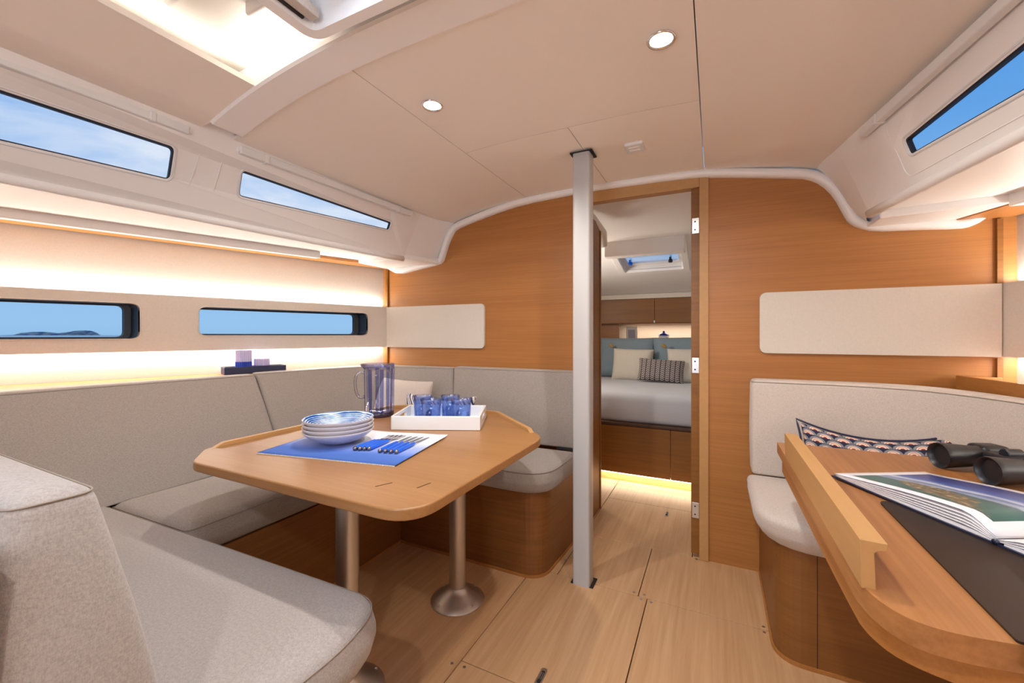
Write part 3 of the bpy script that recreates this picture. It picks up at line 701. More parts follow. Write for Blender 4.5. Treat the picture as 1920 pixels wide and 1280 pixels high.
for k in range(4):
    z0 = TZ+.003+k*.0135; labels = ['white bowl at the bottom of the stack, standing on the placemat', 'white bowl second from the bottom of the stack', 'white bowl just under the top one of the stack', 'top bowl of the stack with blue brushed rings inside']
    b = thing('bowl', (-1.185, 1.035, z0), labels[k], 'bowl', 'stack of four bowls on the placemat')
    s_ = 1 if k < 3 else 1
    outp = [(.001, 0), (.034, 0), (.037, .002), (.052, .006), (.078, .016), (.098, .028), (.112, .040), (.117, .0475), (.1165, .0495)]
    inp = [(.1165, .0495), (.1145, .049), (.109, .0415), (.095, .0305), (.075, .0195), (.050, .0105), (.030, .0075), (.001, .007)]
    link('bowl_body', MB().lathe(outp, (-1.185, 1.035, z0), 56, cap=False), M['porcelain'], b, smooth=180)
    link('inner_glaze', MB().lathe(inp, (-1.185, 1.035, z0), 56, cap=False), bm_in if k == 3 else M['porcelain'], b, smooth=180)

# cutlery
def cutlery(kind, px, py, rot, label, group, cpy=None):
    """handle end at px,py; pointing along rot"""
    d = Vector((math.sin(rot), math.cos(rot), 0)); n_ = Vector((d.y, -d.x, 0)); zh = TZ+.0107; base = Vector((px, py, zh))
    t = thing(kind, base, label, kind, group)
    link('pommel', MB().lathe([(.0006, -.0072), (.0042, -.0062), (.0067, -.003), (.0072, 0), (.0066, .003), (.0052, .0052)], base, 16, d), M['cutlery'], t, smooth=180)
    link('handle', MB().tube([base+d*.004, base+d*.012, base+d*.05, base+d*.09, base+d*.108], [.0055, .0066, .0068, .0062, .0048], 12), M['blue_handle'], t, smooth=60)
    if kind == 'fork':
        mb = MB()
        R = []
        for s_, w, z in ((.106, .0032, 0), (.125, .003, -.001), (.140, .0035, -.004), (.150, .0085, -.0065), (.162, .0115, -.0075)):
            c = base+d*s_+Vector((0, 0, z)); R.append([tuple(c-n_*w+Vector((0, 0, .0012))), tuple(c+n_*w+Vector((0, 0, .0012))), tuple(c+n_*w-Vector((0, 0, .0012))), tuple(c-n_*w-Vector((0, 0, .0012)))])
        neck = link('fork_head', mb.rings(R), M['cutlery'], t, smooth=50)
        for i in range(4):
            o_ = (-.0099+i*.0066); link('tine', MB().tube([base+d*.160+n_*o_+Vector((0, 0, -.0075)), base+d*.185+n_*o_+Vector((0, 0, -.0080)), base+d*.208+n_*o_*.95+Vector((0, 0, -.0045))], [.0018, .0017, .001], 6), M['cutlery'], neck, smooth=180)
    else:
        R = []
        for s_, w, dz in ((.106, .003, 0), (.122, .003, -.001), (.135, .0040, -.002), (.18, .0044, -.004), (.208, .0034, -.006), (.22, .0008, -.007)):
            c = base+d*s_+Vector((0, 0, dz)); th = .0011
            R.append([tuple(c+n_*th+Vector((0, 0, w*.9))), tuple(c-n_*th+Vector((0, 0, w*.9))), tuple(c-n_*th-Vector((0, 0, w*.65))), tuple(c+n_*th-Vector((0, 0, w*.65)))])
        link('blade', MB().rings(R), M['cutlery'], t, smooth=40)
    return t
ordn = ['leftmost', 'second from the left', 'third from the left', 'rightmost']
for k in range(4):
    cutlery('fork', -1.052+k*.0143, .984+k*.0062, -.16, 'blue-handled fork, %s of the row next to the bowls' % ordn[k], 'blue-handled forks in a row')
for k in range(4):
    cutlery('knife', -.960+k*.0185, 1.000+k*.0045, -.22+.02*k, 'blue-handled knife, %s of the row near the placemat edge' % ordn[k], 'blue-handled knives in a row')

# white tray
th_ = math.atan2(.417, .909); ux = Vector((math.cos(th_), math.sin(th_), 0)); uy = Vector((-math.sin(th_), math.cos(th_), 0)); TC = Vector((-1.056, 1.468, TZ))
t = thing('serving_tray', TC, 'white rectangular serving tray holding the glasses', 'tray')
def tb(cx, cy, cz, hx, hy, hz, mb=None): return (mb or MB()).obox(TC+ux*cx+uy*cy+Vector((0, 0, cz)), ux, uy, (0, 0, 1), hx, hy, hz)
link('tray_floor', tb(0, 0, .005, .172, .127, .004), M['white'], t)
link('tray_wall', tb(0, -.131, .0285, .1785, .005, .0275), M['white'], t, bevel=.002)
link('tray_wall', tb(0, .131, .0285, .1785, .005, .0275), M['white'], t, bevel=.002)
for e in (-1, 1):
    slot = fillet([(-.05, .026), (.05, .026), (.05, .044), (-.05, .044)], .008, 4)
    f = lambda k: (lambda p: tuple(TC+ux*(e*.1735+k)+uy*p[0]+Vector((0, 0, p[1]))))
    link('tray_wall', MB().holes([(-.126, .001), (.126, .001), (.126, .056), (-.126, .056)], [slot], f(-.005), f(.005)), M['white'], t)

# tumblers
tum = clear('blue_tinted_glass', (.80, .84, .97), .16, .04, (.85, .9, 1))
tum_deep = clear('deep_blue_glass', (.66, .76, .96), .12, .04, (.7, .8, 1))
for k, (x, y) in enumerate([(-1.172, 1.486), (-1.066, 1.545), (-1.080, 1.425), (-.966, 1.480)]):
    lb = ['blue glass tumbler at the back left of the white tray', 'blue glass tumbler at the back right of the white tray', 'blue glass tumbler at the front left of the white tray', 'blue glass tumbler at the front right of the white tray'][k]
    t = thing('tumbler', (x, y, TZ+.009), lb, 'glass', 'blue tumblers on the tray')
    z0 = TZ+.0095; N = 28
    def rg(r, z, flute=.03): return [(x+r*(1+flute*math.cos(14*2*PI*i/N))*math.cos(2*PI*i/N), y+r*(1+flute*math.cos(14*2*PI*i/N))*math.sin(2*PI*i/N), z0+z) for i in range(N)]
    link('rim', MB().rings([rg(.0415, .080, 0), rg(.0425, .098, 0), rg(.0435, .101, 0), rg(.041, .101, 0), rg(.0395, .080, 0)], cap=False), tum, t, smooth=180)
    link('tumbler_wall', MB().rings([rg(.036, .004), rg(.038, .03), rg(.0415, .080, 0), rg(.0395, .080, 0), rg(.035, .03, 0), rg(.031, .012, 0)], cap=False), tum_deep, t, smooth=180)
    link('tumbler_base', MB().lathe([(.001, 0), (.034, 0), (.036, .004), (.031, .012), (.001, .012)], (x, y, z0), 28), tum_deep, t, smooth=180)

# jug: clear acrylic with blue upright stripes
jx, jy = -1.42, 1.475
t = thing('water_jug', (jx, jy, TZ), 'tall clear jug with upright blue stripes and a curved handle', 'jug')
jclear = clear('clear_acrylic', (.98, .98, .99), .07, .03); jblue = clear('blue_acrylic_stripe', (.52, .57, .85), .06, .04); jbase = clear('blue_acrylic_base', (.35, .33, .72), .2, .03)
N = 96
def jr(r, z): return [(jx+r*math.cos(2*PI*i/N), jy+r*math.sin(2*PI*i/N), TZ+z) for i in range(N)]
prof_j = [(.0655, .012), (.067, .10), (.0685, .19), (.0700, .222)]
walls = [jr(r, z) for r, z in prof_j]
for nm, m_, test in (('jug_wall', jclear, lambda i: (i % 12) >= 4), ('jug_stripes', jblue, lambda i: (i % 12) < 4)):
    mb = MB(); vs = [v for r in walls for v in r]; fs = []
    for k in range(len(walls)-1):
        for i in range(N):
            if test(i): j = (i+1) % N; fs.append((k*N+i, k*N+j, (k+1)*N+j, (k+1)*N+i))
    mb.add(vs, fs); o = link(nm, mb, m_, t, smooth=180); sd = o.modifiers.new('thick', 'SOLIDIFY'); sd.thickness = .002
jt = clear('blue_acrylic_rim', (.74, .76, .92), .16, .03)
lipz = [[(jx+(r+(.012 if a_ > 0 else 0)*max(0, math.cos(2*PI*i/N+2.2))**6)*math.cos(2*PI*i/N), jy+(r+(.012 if a_ > 0 else 0)*max(0, math.cos(2*PI*i/N+2.2))**6)*math.sin(2*PI*i/N), TZ+z) for i in range(N)] for r, z, a_ in ((.070, .222, 0), (.0705, .236, 1), (.0745, .243, 1), (.0745, .246, 1), (.071, .246, 1), (.068, .236, 1), (.068, .222, 0))]
link('jug_rim', MB().rings(lipz, cap=False), jt, t, smooth=180)
link('jug_base', MB().lathe([(.001, 0), (.058, 0), (.066, .004), (.067, .012), (.066, .024), (.05, .022), (.001, .018)], (jx, jy, TZ), 48), jbase, t, smooth=180)
hd_ = Vector((-.75, -.62, 0)).normalized()*1
hdl = [(.066, .205), (.085, .209), (.101, .198), (.108, .17), (.107, .135), (.100, .105), (.088, .088), (.067, .092)]
hp = smooth_poly(hdl, 1)
link('jug_handle', MB().tube([(jx+hd_.x*r, jy+hd_.y*r, TZ+z) for r, z in hp], .0065, 10), clear('handle_acrylic', (.90, .90, .95), .22, .05), t, smooth=180)

# candle tray and candles on the ledge
cd = Vector((.342, 1, 0)).normalized(); cn = Vector((-1, .342, 0)).normalized()
cc = Vector((-2.300, 1.435, .890)); 
t = thing('candle_tray', cc, 'dark navy tray on the hull ledge under the second hull window', 'tray')
link('tray_floor', MB().obox(cc+Vector((0, 0, .004)), cd, cn, (0, 0, 1), .145, .040, .003), M['navy'], t)
for e in (-1, 1):
    link('tray_side', MB().obox(cc+cn*e*.040+Vector((0, 0, .020)), cd, cn, (0, 0, 1), .148, .004, .019), M['navy'], t, bevel=.001)
    link('tray_end', MB().obox(cc+cd*e*.144+Vector((0, 0, .020)), cd, cn, (0, 0, 1), .004, .037, .019), M['navy'], t, bevel=.001)
cw = mat('lilac_wax', (.52, .48, .72), .55, **{'Subsurface Weight': .1}); cb = mat('blue_wax', (.01, .05, .42), .45)
def candle(c, r, h, hb, label):
    t = thing('candle', c, label, 'candle', 'ribbed pillar candles')
    N = 64
    def rg(rr, z): return [(c[0]+rr*(1+.05*math.cos(24*2*PI*i/N*1))*math.cos(2*PI*i/N), c[1]+rr*(1+.05*math.cos(24*2*PI*i/N))*math.sin(2*PI*i/N), c[2]+z) for i in range(N)]
    N = 96
    link('blue_wax', MB().rings([rg(r, 0), rg(r, hb)]), cb, t, smooth=60)
    link('pale_wax', MB().rings([rg(r, hb), rg(r, h-.004), rg(r*.93, h), rg(r*.2, h-.001)]), cw, t, smooth=60)
    link('wick', MB().tube([(c[0], c[1], c[2]+h-.001), (c[0]+.001, c[1], c[2]+h+.006)], .0009, 6), M['cream'], t)
candle(tuple(cc-cd*.052+Vector((0, 0, .0071))), .037, .120, .058, 'tall ribbed candle, lilac above and blue below, on the navy tray')
candle(tuple(cc+cd*.036+Vector((0, 0, .0071))), .037, .072, .034, 'short ribbed lilac candle on the navy tray, right of the tall one')

# ================================================================== pillows
def pillow(name, w, h, thk, m, loc, ax, up, label, pinch=.06, n=14, group=None, piping=None, cat='cushion', sag=0, tassels=()):
    """loc = centre; ax = width direction, up = height direction"""
    ax = Vector(ax).normalized(); up = Vector(up).normalized(); up = (up-ax*up.dot(ax)).normalized(); nr = ax.cross(up)
    loc = Vector(loc); vs = []; uvs = []
    for sgn in (-1, 1):
        for j in range(n+1):
            for i in range(n+1):
                u, v = 2*i/n-1, 2*j/n-1
                fx_ = 1-pinch*(1-v*v)**1; 
                X = w/2*u*(1-pinch*(1-v*v)*abs(u)**3); Y = h/2*v*(1-pinch*(1-u*u)*abs(v)**3)
                Z = thk/2*sgn*(max(0, 1-u**4)*max(0, 1-v**4))**.55
                Z += .004*math.sin(7*u+3*v)*sgn*(1-abs(u))*(1-abs(v))
                if sag: Y -= sag*(1-u*u)*(v+1)/2
                vs.append(tuple(loc+ax*X+up*Y+nr*Z)); uvs.append((i/n, j/n))
    K = (n+1)**2; fs = []
    for s_ in (0, 1):
        for j in range(n):
            for i in range(n):
                a = s_*K+j*(n+1)+i; q = (a, a+1, a+n+2, a+n+1); fs.append(q if s_ else q[::-1])
    t = thing(name, loc-up*h/2, label, cat, group)
    off = loc-up*h/2
    me = bpy.data.meshes.new('cover'); me.from_pydata([tuple(Vector(v)-off) for v in vs], [], fs); me.update(); me.materials.append(m)
    for p_ in me.polygons: p_.use_smooth = True
    ul = me.uv_layers.new(name='UVMap')
    for lp in me.loops: ul.data[lp.index].uv = uvs[lp.vertex_index]
    bmx = bmesh.new(); bmx.from_mesh(me); bmesh.ops.remove_doubles(bmx, verts=bmx.verts, dist=.0004); bmesh.ops.recalc_face_normals(bmx, faces=bmx.faces); bmx.to_mesh(me); bmx.free()
    o = bpy.data.objects.new('cover', me); COL.objects.link(o); o.parent = t
    d = o.modifiers.new('sub', 'SUBSURF'); d.levels = 1; d.render_levels = 1
    if piping:
        pts = []
        for k in range(4*n):
            s_, r_ = divmod(k, n); q = r_/n*2-1; u, v = [(q, -1), (1, q), (-q, 1), (-1, -q)][s_]
            X = w/2*u*(1-pinch*(1-v*v)*abs(u)**3); Y = h/2*v*(1-pinch*(1-u*u)*abs(v)**3)
            if sag: Y -= sag*(1-u*u)*(v+1)/2
            pts.append(loc+ax*X+up*Y)
        link('piping', MB().tube(pts+[pts[0]], .004, 6, False), piping, t, smooth=180)
    for (u, v) in tassels:
        c = loc+ax*(w/2*u)+up*(h/2*v); dd = (ax*u+up*v).normalized()
        link('tassel', MB().lathe([(.003, -.004), (.010, .002), (.013, .012), (.017, .03), (.015, .042), (.004, .046)], c, 12, dd), M['tassel'], t, smooth=180)
    return t
def pat_mat(name): m = mat(name, (.5, .5, .5), .9); return m, m.node_tree
def mth(t, op, a, b=None, c=None):
    n = nn(t, 'ShaderNodeMath', operation=op)
    for i, v in enumerate((a, b, c)):
        if v is None: continue
        if isinstance(v, (int, float)): n.inputs[i].default_value = v
        else: t.links.new(v, n.inputs[i])
    return n.outputs[0]
# blue/white diagonal stripes
m_str, tt = pat_mat('navy_white_stripes'); g_ = nn(tt, 'ShaderNodeTexCoord'); s_ = nn(tt, 'ShaderNodeSeparateXYZ'); tt.links.new(g_.outputs['UV'], s_.inputs[0])
nz = nn(tt, 'ShaderNodeTexNoise', Scale=5); tt.links.new(g_.outputs['UV'], nz.inputs['Vector'])
v_ = mth(tt, 'FRACT', mth(tt, 'ADD', mth(tt, 'MULTIPLY', s_.outputs['X'], 11), mth(tt, 'MULTIPLY_ADD', s_.outputs['Y'], 5, mth(tt, 'MULTIPLY', nz.outputs['Fac'], .6))))
r_ = ramp(tt, [(0, lin(30, 45, 95)), (.28, lin(225, 218, 210)), (.62, lin(60, 85, 150)), (.78, lin(225, 218, 210))], 'CONSTANT'); tt.links.new(v_, r_.inputs[0]); tt.links.new(r_.outputs[0], P(m_str).inputs['Base Color'])
# retro scallop waves
m_wav, tt = pat_mat('scalloped_wave_print'); g_ = nn(tt, 'ShaderNodeTexCoord'); s_ = nn(tt, 'ShaderNodeSeparateXYZ'); tt.links.new(g_.outputs['UV'], s_.inputs[0])
U1 = mth(tt, 'MULTIPLY', s_.outputs['X'], 9); V1 = mth(tt, 'MULTIPLY', s_.outputs['Y'], 12)
row = mth(tt, 'FLOOR', V1); 
sh = mth(tt, 'MULTIPLY', mth(tt, 'MODULO', row, 2), .5)
fu = mth(tt, 'SUBTRACT', mth(tt, 'FRACT', mth(tt, 'ADD', U1, sh)), .5); fv = mth(tt, 'FRACT', V1)
dd_ = mth(tt, 'SQRT', mth(tt, 'ADD', mth(tt, 'POWER', mth(tt, 'MULTIPLY', fu, 1.75), 2), mth(tt, 'POWER', mth(tt, 'MULTIPLY', fv, .95), 2)))
r_ = ramp(tt, [(0, lin(150, 55, 45)), (.2, lin(232, 210, 195)), (.36, lin(205, 150, 130)), (.48, lin(232, 214, 200)), (.58, lin(135, 135, 142)), (.86, lin(30, 38, 66))], 'CONSTANT'); tt.links.new(dd_, r_.inputs[0]); tt.links.new(r_.outputs[0], P(m_wav).inputs['Base Color'])
# knitted braid pattern
m_knit, tt = pat_mat('grey_braid_knit'); g_ = nn(tt, 'ShaderNodeTexCoord'); s_ = nn(tt, 'ShaderNodeSeparateXYZ'); tt.links.new(g_.outputs['UV'], s_.inputs[0])
fu = mth(tt, 'ABSOLUTE', mth(tt, 'SUBTRACT', mth(tt, 'FRACT', mth(tt, 'MULTIPLY', s_.outputs['X'], 10)), .5))
w_ = mth(tt, 'FRACT', mth(tt, 'SUBTRACT', mth(tt, 'MULTIPLY', s_.outputs['Y'], 13), mth(tt, 'MULTIPLY', fu, 1.6)))
a_ = mth(tt, 'GREATER_THAN', w_, .42); b_ = mth(tt, 'LESS_THAN', fu, .42); c_ = mth(tt, 'MULTIPLY', a_, b_)
mxk = nn(tt, 'ShaderNodeMixRGB'); mxk.inputs[1].default_value = (*lin(52, 46, 54), 1); mxk.inputs[2].default_value = (*lin(188, 178, 172), 1); tt.links.new(c_, mxk.inputs[0]); tt.links.new(mxk.outputs[0], P(m_knit).inputs['Base Color']); bump(m_knit, c_, .5, .004)
pillow('throw_pillow', .46, .36, .13, M['fab_pale_lit'], (-1.71, 1.955, .665), (1, -.12, 0), (-.05, .35, 1), 'plain beige scatter cushion leaning in the corner behind the jug', group=None)
pillow('throw_pillow', .50, .27, .12, m_str, (-1.40, 1.90, .652), (1, .02, 0), (0, .30, 1), 'navy and white striped scatter cushion mostly hidden behind the tray', pinch=.10, sag=.04)
pillow('throw_pillow', .50, .30, .12, m_wav, (.545, 1.96, .618), (1, -.03, 0), (0, .32, 1), 'scatter cushion with navy, pink and red wave print behind the chart desk', pinch=.07, sag=.045, piping=M['navy'])

# ================================================================== starboard seat
t = thing('settee_box', (.6, 1.95, 0), 'curved oak seat base below the starboard cushion', 'bench')
pb = fillet([(.186, 2.228), (.186, 1.65), (1.10, 1.65), (.95, 2.228)], [0, .09, 0, 0], 9)
link('base_panel', MB().holes(pb, [], lambda p: (p[0], p[1], .003), lambda p: (p[0], p[1], .383)), M['oak_h'], t)
pb2 = inset(pb, .006); link('base_skirting', MB().holes(inset(pb, -.006), [], lambda p: (p[0], p[1], .0005), lambda p: (p[0], p[1], .012)), M['oak_y'], t)
link('panel_joint', MB().box(.30, .3015, 1.6485, 1.651, .012, .383), M['dark'], t)
p = [(.15, 2.12), (.15, 1.62), (1.13, 1.62), (1.0, 2.12)]
q = [(.118, 2.12), (.118, 1.585), (1.13, 1.585), (1.0, 2.12)]
cushion('seat_cushion', p, q, .384, .490, .035, M['fab_pale_lit'], 'beige seat cushion, lit tone painted in, with rounded corner at the starboard bulkhead', R=[.04, .17, .04, .04], crown=.012, seam=False)
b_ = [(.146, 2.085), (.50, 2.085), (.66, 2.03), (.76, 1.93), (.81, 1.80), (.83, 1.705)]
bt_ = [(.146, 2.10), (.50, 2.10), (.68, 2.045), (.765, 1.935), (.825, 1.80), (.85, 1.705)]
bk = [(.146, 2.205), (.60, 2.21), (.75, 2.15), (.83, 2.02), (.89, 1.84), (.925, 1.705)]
back_cushion(b_, bt_, bk, bk, .492, .903, 'beige curved back cushion, lit tone painted in, below the right-hand white wall panel', r=.02, m=M['fab_pale_lit'])
# oak shelf box behind the starboard back cushion
t = thing('corner_shelf', (.95, 2.1, .86), 'oak shelf with raised edge in the starboard corner', 'shelf')
link('fiddle_board', MB().hexa([(.845, 2.212), (.86, 2.212), (.925, 1.71), (.91, 1.71)], .86, .943), M['oak_y'], t, bevel=.002)
link('shelf_board', MB().hexa([(.86, 2.212), (1.0, 2.212), (1.17, 1.71), (.925, 1.71)], .862, .876), M['oak_y'], t)
link('back_strip', MB().box(.862, .97, 2.200, 2.212, .877, .940), M['oak_x'], t, bevel=.002)
link('front_infill', MB().hexa([(.925, 2.2), (.94, 2.2), (.97, 1.71), (.955, 1.71)], .49, .861), M['oak_y'], t)

# ================================================================== chart desk
DZ = .73
t = thing('chart_desk', (.6, 1.2, 0), 'oak chart desk with a raised inboard edge and curved aft corner', 'desk')
arc = [(.200, .80), (.206, .762), (.214, .735), (.230, .715), (.262, .702), (.298, .708), (.328, .719)]
arc = smooth_poly([(.1935, .83), (.1935, .80), (.200, .755), (.216, .722), (.240, .705), (.275, .702), (.318, .7085), (.36, .718)], 2)
desk = [(.1935, 1.685)]+arc+[(1.15, .715), (1.15, 1.685)]
link('desktop', MB().holes(desk, [], lambda p: (p[0], p[1], DZ-.034), lambda p: (p[0], p[1], DZ)), M['desk'], t, smooth=25)
dr = smooth_poly([(.205, 1.66), (.206, .86), (.213, .81), (.235, .77), (.29, .748), (.36, .745), (1.1, .755), (1.1, 1.66)], 2)
link('drawer_box', MB().holes(dr, [], lambda p: (p[0], p[1], DZ-.092), lambda p: (p[0], p[1], DZ-.0345)), M['oak_y'], t, smooth=25)
R = []
for y in (1.505, .772):
    ys = 0 if y > 1 else .0
    R.append([(.1935, y, DZ-.002), (.211, y, DZ-.002), (.209, y, DZ+.052), (.213, y, DZ+.056), (.2235, y, DZ+.058), (.2245, y, DZ+.069), (.192, y, DZ+.070)])
link('desk_fiddle', MB().rings(R), M['fiddle'], t, bevel=.0015)
link('desk_support', MB().box(.75, 1.1, .8, 1.57, 0, DZ-.093), M['oak_y'], t)
tag(link('desk_pad', MB().prism(fillet([(.326, .712), (1.12, .712), (1.12, 1.185), (.326, 1.185)], [.004, 0, 0, .022], 5), DZ+.0003, DZ+.0035), mat('dark_brown_leatherette', (.030, .016, .010), .45, **{'Specular IOR Level': .2})), 'smooth dark brown pad let into the chart desk under the book', 'desk pad')
link('pad_edge', MB().box(.333, 1.12, .700, .713, DZ-.03, DZ+.0035), M['black'], t, bevel=.003)

# open book
bu = Vector((.21, .115, 0)).normalized()     # across the page height
bv = Vector((.115, -.21, 0)).normalized(); bv = Vector((.499, -.866, 0)).normalized()*1
bv = Vector((bu.y, -bu.x, 0))                # from fore-edge to gutter
B0 = Vector((.277, 1.325, DZ+.0036))
t = thing('open_book', B0+bv*.34+bu*.12, 'large open photo book showing an aerial view of a coast and sea', 'book')
PW, PH = .345, .245
m_pg = mat('book_photo_print', (.5, .5, .5), .3); tt = m_pg.node_tree; g_ = nn(tt, 'ShaderNodeTexCoord'); s_ = nn(tt, 'ShaderNodeSeparateXYZ'); tt.links.new(g_.outputs['UV'], s_.inputs[0])
nz = nn(tt, 'ShaderNodeTexNoise', Scale=3.5, Detail=6, Roughness=.6); mpp = coords(tt, 'UV', (1, 2.6, 1), (0, 0, .5)); tt.links.new(mpp.outputs[0], nz.inputs['Vector'])
yy = mth(tt, 'ADD', mth(tt, 'SUBTRACT', s_.outputs['Y'], mth(tt, 'MULTIPLY', s_.outputs['X'], .10)), mth(tt, 'MULTIPLY', mth(tt, 'SUBTRACT', nz.outputs['Fac'], .5), .22))
sky_ = ramp(tt, [(.0, lin(18, 82, 80)), (.26, lin(26, 95, 92)), (.34, lin(40, 85, 100)), (.39, lin(150, 165, 185)), (.44, lin(50, 95, 155)), (.50, lin(190, 198, 212)), (.57, lin(48, 92, 165)), (.72, lin(20, 50, 125)), (1, lin(34, 48, 112))]); tt.links.new(yy, sky_.inputs[0])
# rocky headland shape
ex = mth(tt, 'DIVIDE', mth(tt, 'SUBTRACT', s_.outputs['X'], .55), .34); ey = mth(tt, 'DIVIDE', mth(tt, 'SUBTRACT', mth(tt, 'SUBTRACT', s_.outputs['Y'], .28), mth(tt, 'MULTIPLY', mth(tt, 'SUBTRACT', s_.outputs['X'], .55), -.35)), .13)
er = mth(tt, 'ADD', mth(tt, 'SQRT', mth(tt, 'ADD', mth(tt, 'POWER', ex, 2), mth(tt, 'POWER', ey, 2))), mth(tt, 'MULTIPLY', mth(tt, 'SUBTRACT', nz.outputs['Fac'], .5), 1.6))
isl = ramp(tt, [(.75, (1, 1, 1)), (.95, (0, 0, 0))]); tt.links.new(er, isl.inputs[0])
nz2 = nn(tt, 'ShaderNodeTexNoise', Scale=26, Detail=5); tt.links.new(g_.outputs['UV'], nz2.inputs['Vector'])
rock = ramp(tt, [(.35, lin(52, 58, 48)), (.55, lin(110, 98, 72)), (.7, lin(196, 176, 140))]); tt.links.new(nz2.outputs['Fac'], rock.inputs[0])
mi = nn(tt, 'ShaderNodeMixRGB'); tt.links.new(isl.outputs[0], mi.inputs[0]); tt.links.new(sky_.outputs[0], mi.inputs[1]); tt.links.new(rock.outputs[0], mi.inputs[2])
# white page border
bx_ = mth(tt, 'MULTIPLY', mth(tt, 'GREATER_THAN', s_.outputs['X'], .075), mth(tt, 'LESS_THAN', s_.outputs['X'], .93)); by_ = mth(tt, 'MULTIPLY', mth(tt, 'GREATER_THAN', s_.outputs['Y'], .10), mth(tt, 'LESS_THAN', s_.outputs['Y'], .93))
mb_ = nn(tt, 'ShaderNodeMixRGB'); mb_.inputs[1].default_value = (.78, .76, .80, 1); tt.links.new(mth(tt, 'MULTIPLY', bx_, by_), mb_.inputs[0]); tt.links.new(mi.outputs[0], mb_.inputs[2]); tt.links.new(mb_.outputs[0], P(m_pg).inputs['Base Color'])
m_paper = mat('book_paper', (.78, .75, .76), .6)
def pg_h(t_): return .006+.030*math.sin(min(1, t_*1.02)*PI*.5)**1.2*(1 if t_ < .84 else max(.12, math.cos((t_-.84)/.16*PI*.5)))
def leaf(h_scale, z_off, m_, name, th=.0006, inset_=0, mirror=False, uv=True, curl=0):
    nx_, ny_ = 26, 10; mb = MB()
    for j in range(ny_+1):
        for i in range(nx_+1):
            u, v = i/nx_, j/ny_
            uu = u; d = PW*(1-inset_)*(1-uu) if not mirror else -PW*(1-inset_)*(1-uu)
            p = B0+bv*(PW-d)+bu*(PH*v)+Vector((0, 0, z_off+pg_h(uu)*h_scale))
            mb.v.append(tuple(p))
    mb.f = [(j*(nx_+1)+i, j*(nx_+1)+i+1, (j+1)*(nx_+1)+i+1, (j+1)*(nx_+1)+i) for j in range(ny_) for i in range(nx_)]
    o = link(name, mb, m_, t, smooth=180)
    ul = o.data.uv_layers.new(name='UVMap')
    for lp in o.data.loops: vi = lp.vertex_index; ul.data[lp.index].uv = ((vi % (nx_+1))/nx_, (vi//(nx_+1))/ny_)
    sd = o.modifiers.new('thick', 'SOLIDIFY'); sd.thickness = th; sd.offset = -1
    return o
leaf(1.0, .004, m_pg, 'photo_page')
for k, hs_ in enumerate((.80, .62, .45, .3)): leaf(hs_, .0036-.0001*k, m_paper, 'page', .0012, .004*(k+1))
for k, hs_ in enumerate((.55, .40, .25)): leaf(hs_, .004, m_paper, 'page', .001, .004*k, True)
m_cov = mat('navy_book_cover', (.012, .016, .045), .35)
c_ = B0+bv*(PW/2-.004)+bu*(PH/2)+Vector((0, 0, .0016)); link('cover_board', MB().obox(c_, bv, bu, (0, 0, 1), PW/2+.001, PH/2+.004, .0015), m_cov, t)
c_ = B0+bv*(PW*1.5+.004)+bu*(PH/2)+Vector((0, 0, .0016)); link('cover_board', MB().obox(c_, bv, bu, (0, 0, 1), PW/2, PH/2+.004, .0015), m_cov, t)
link('spine', MB().tube([B0+bv*PW-bu*.004+Vector((0, 0, .005)), B0+bv*PW+bu*(PH+.004)+Vector((0, 0, .005))], .005, 8), m_cov, t, smooth=180)
link('page_block', MB().obox(B0+bv*(PW*.5)+bu*(PH/2)+Vector((0, 0, .006)), bv, bu, (0, 0, 1), PW/2-.008, PH/2-.001, .003), m_paper, t)
link('page_block', MB().obox(B0+bv*(PW*1.5)+bu*(PH/2)+Vector((0, 0, .006)), bv, bu, (0, 0, 1), PW/2-.01, PH/2-.001, .003), m_paper, t)

# binoculars
bd = Vector((.93, .37, 0)).normalized()      # optical axis away from the objective lenses
bs = Vector((bd.y, -bd.x, 0))
t = thing('binoculars', (.70, 1.50, DZ+.001), 'black binoculars lying on the chart desk behind the book', 'binoculars')
m_rub = mat('black_rubber', (.010, .011, .015), .38); m_lens = mat('dark_coated_lens', (.02, .008, .012), .05, **{'Coat Weight': 1})
for e, c0 in ((0, Vector((.560, 1.555, DZ+.036))), (1, Vector((.605, 1.430, DZ+.036)))):
    b_ = link('barrel', MB().lathe([(.026, .010), (.031, .0), (.034, -.002), (.0350, .004), (.034, .012), (.0325, .03), (.0295, .065), (.027, .095), (.0285, .10), (.030, .13), (.027, .155), (.019, .165), (.0195, .20), (.020, .205), (.012, .206)], c0, 36, bd), m_rub, t, smooth=50)
    link('lens_ring', MB().lathe([(.031, .001), (.0285, .006), (.0270, .014), (.0255, .022), (.0245, .022)], c0, 36, bd, cap=False), mat('lens_ring_black', (.03, .035, .045), .25), b_, smooth=40)
    link('lens', MB().lathe([(.0246, .021), (.018, .0185), (.009, .017), (.001, .0165)], c0, 32, bd), m_lens, b_, smooth=180)
ca_, cb_ = Vector((.560, 1.555, DZ+.042))+bd*.12, Vector((.605, 1.430, DZ+.042))+bd*.12
link('bridge', MB().obox((ca_+cb_)/2+Vector((0, 0, .004)), bd, (cb_-ca_).normalized(), (0, 0, 1), .035, .045, .012), m_rub, t, bevel=.008)
link('focus_wheel', MB().lathe([(.012, -.02), (.014, -.018), (.014, .018), (.012, .02)], (ca_+cb_)/2+Vector((0, 0, .018)), 24, bd), m_rub, t, smooth=40)
link('prism_housing', MB().obox(ca_-bs*.004+bd*.01, bd, bs, (0, 0, 1), .036, .030, .026), m_rub, t, bevel=.014)
link('prism_housing', MB().obox(cb_+bs*.004+bd*.01, bd, bs, (0, 0, 1), .036, .030, .026), m_rub, t, bevel=.014)
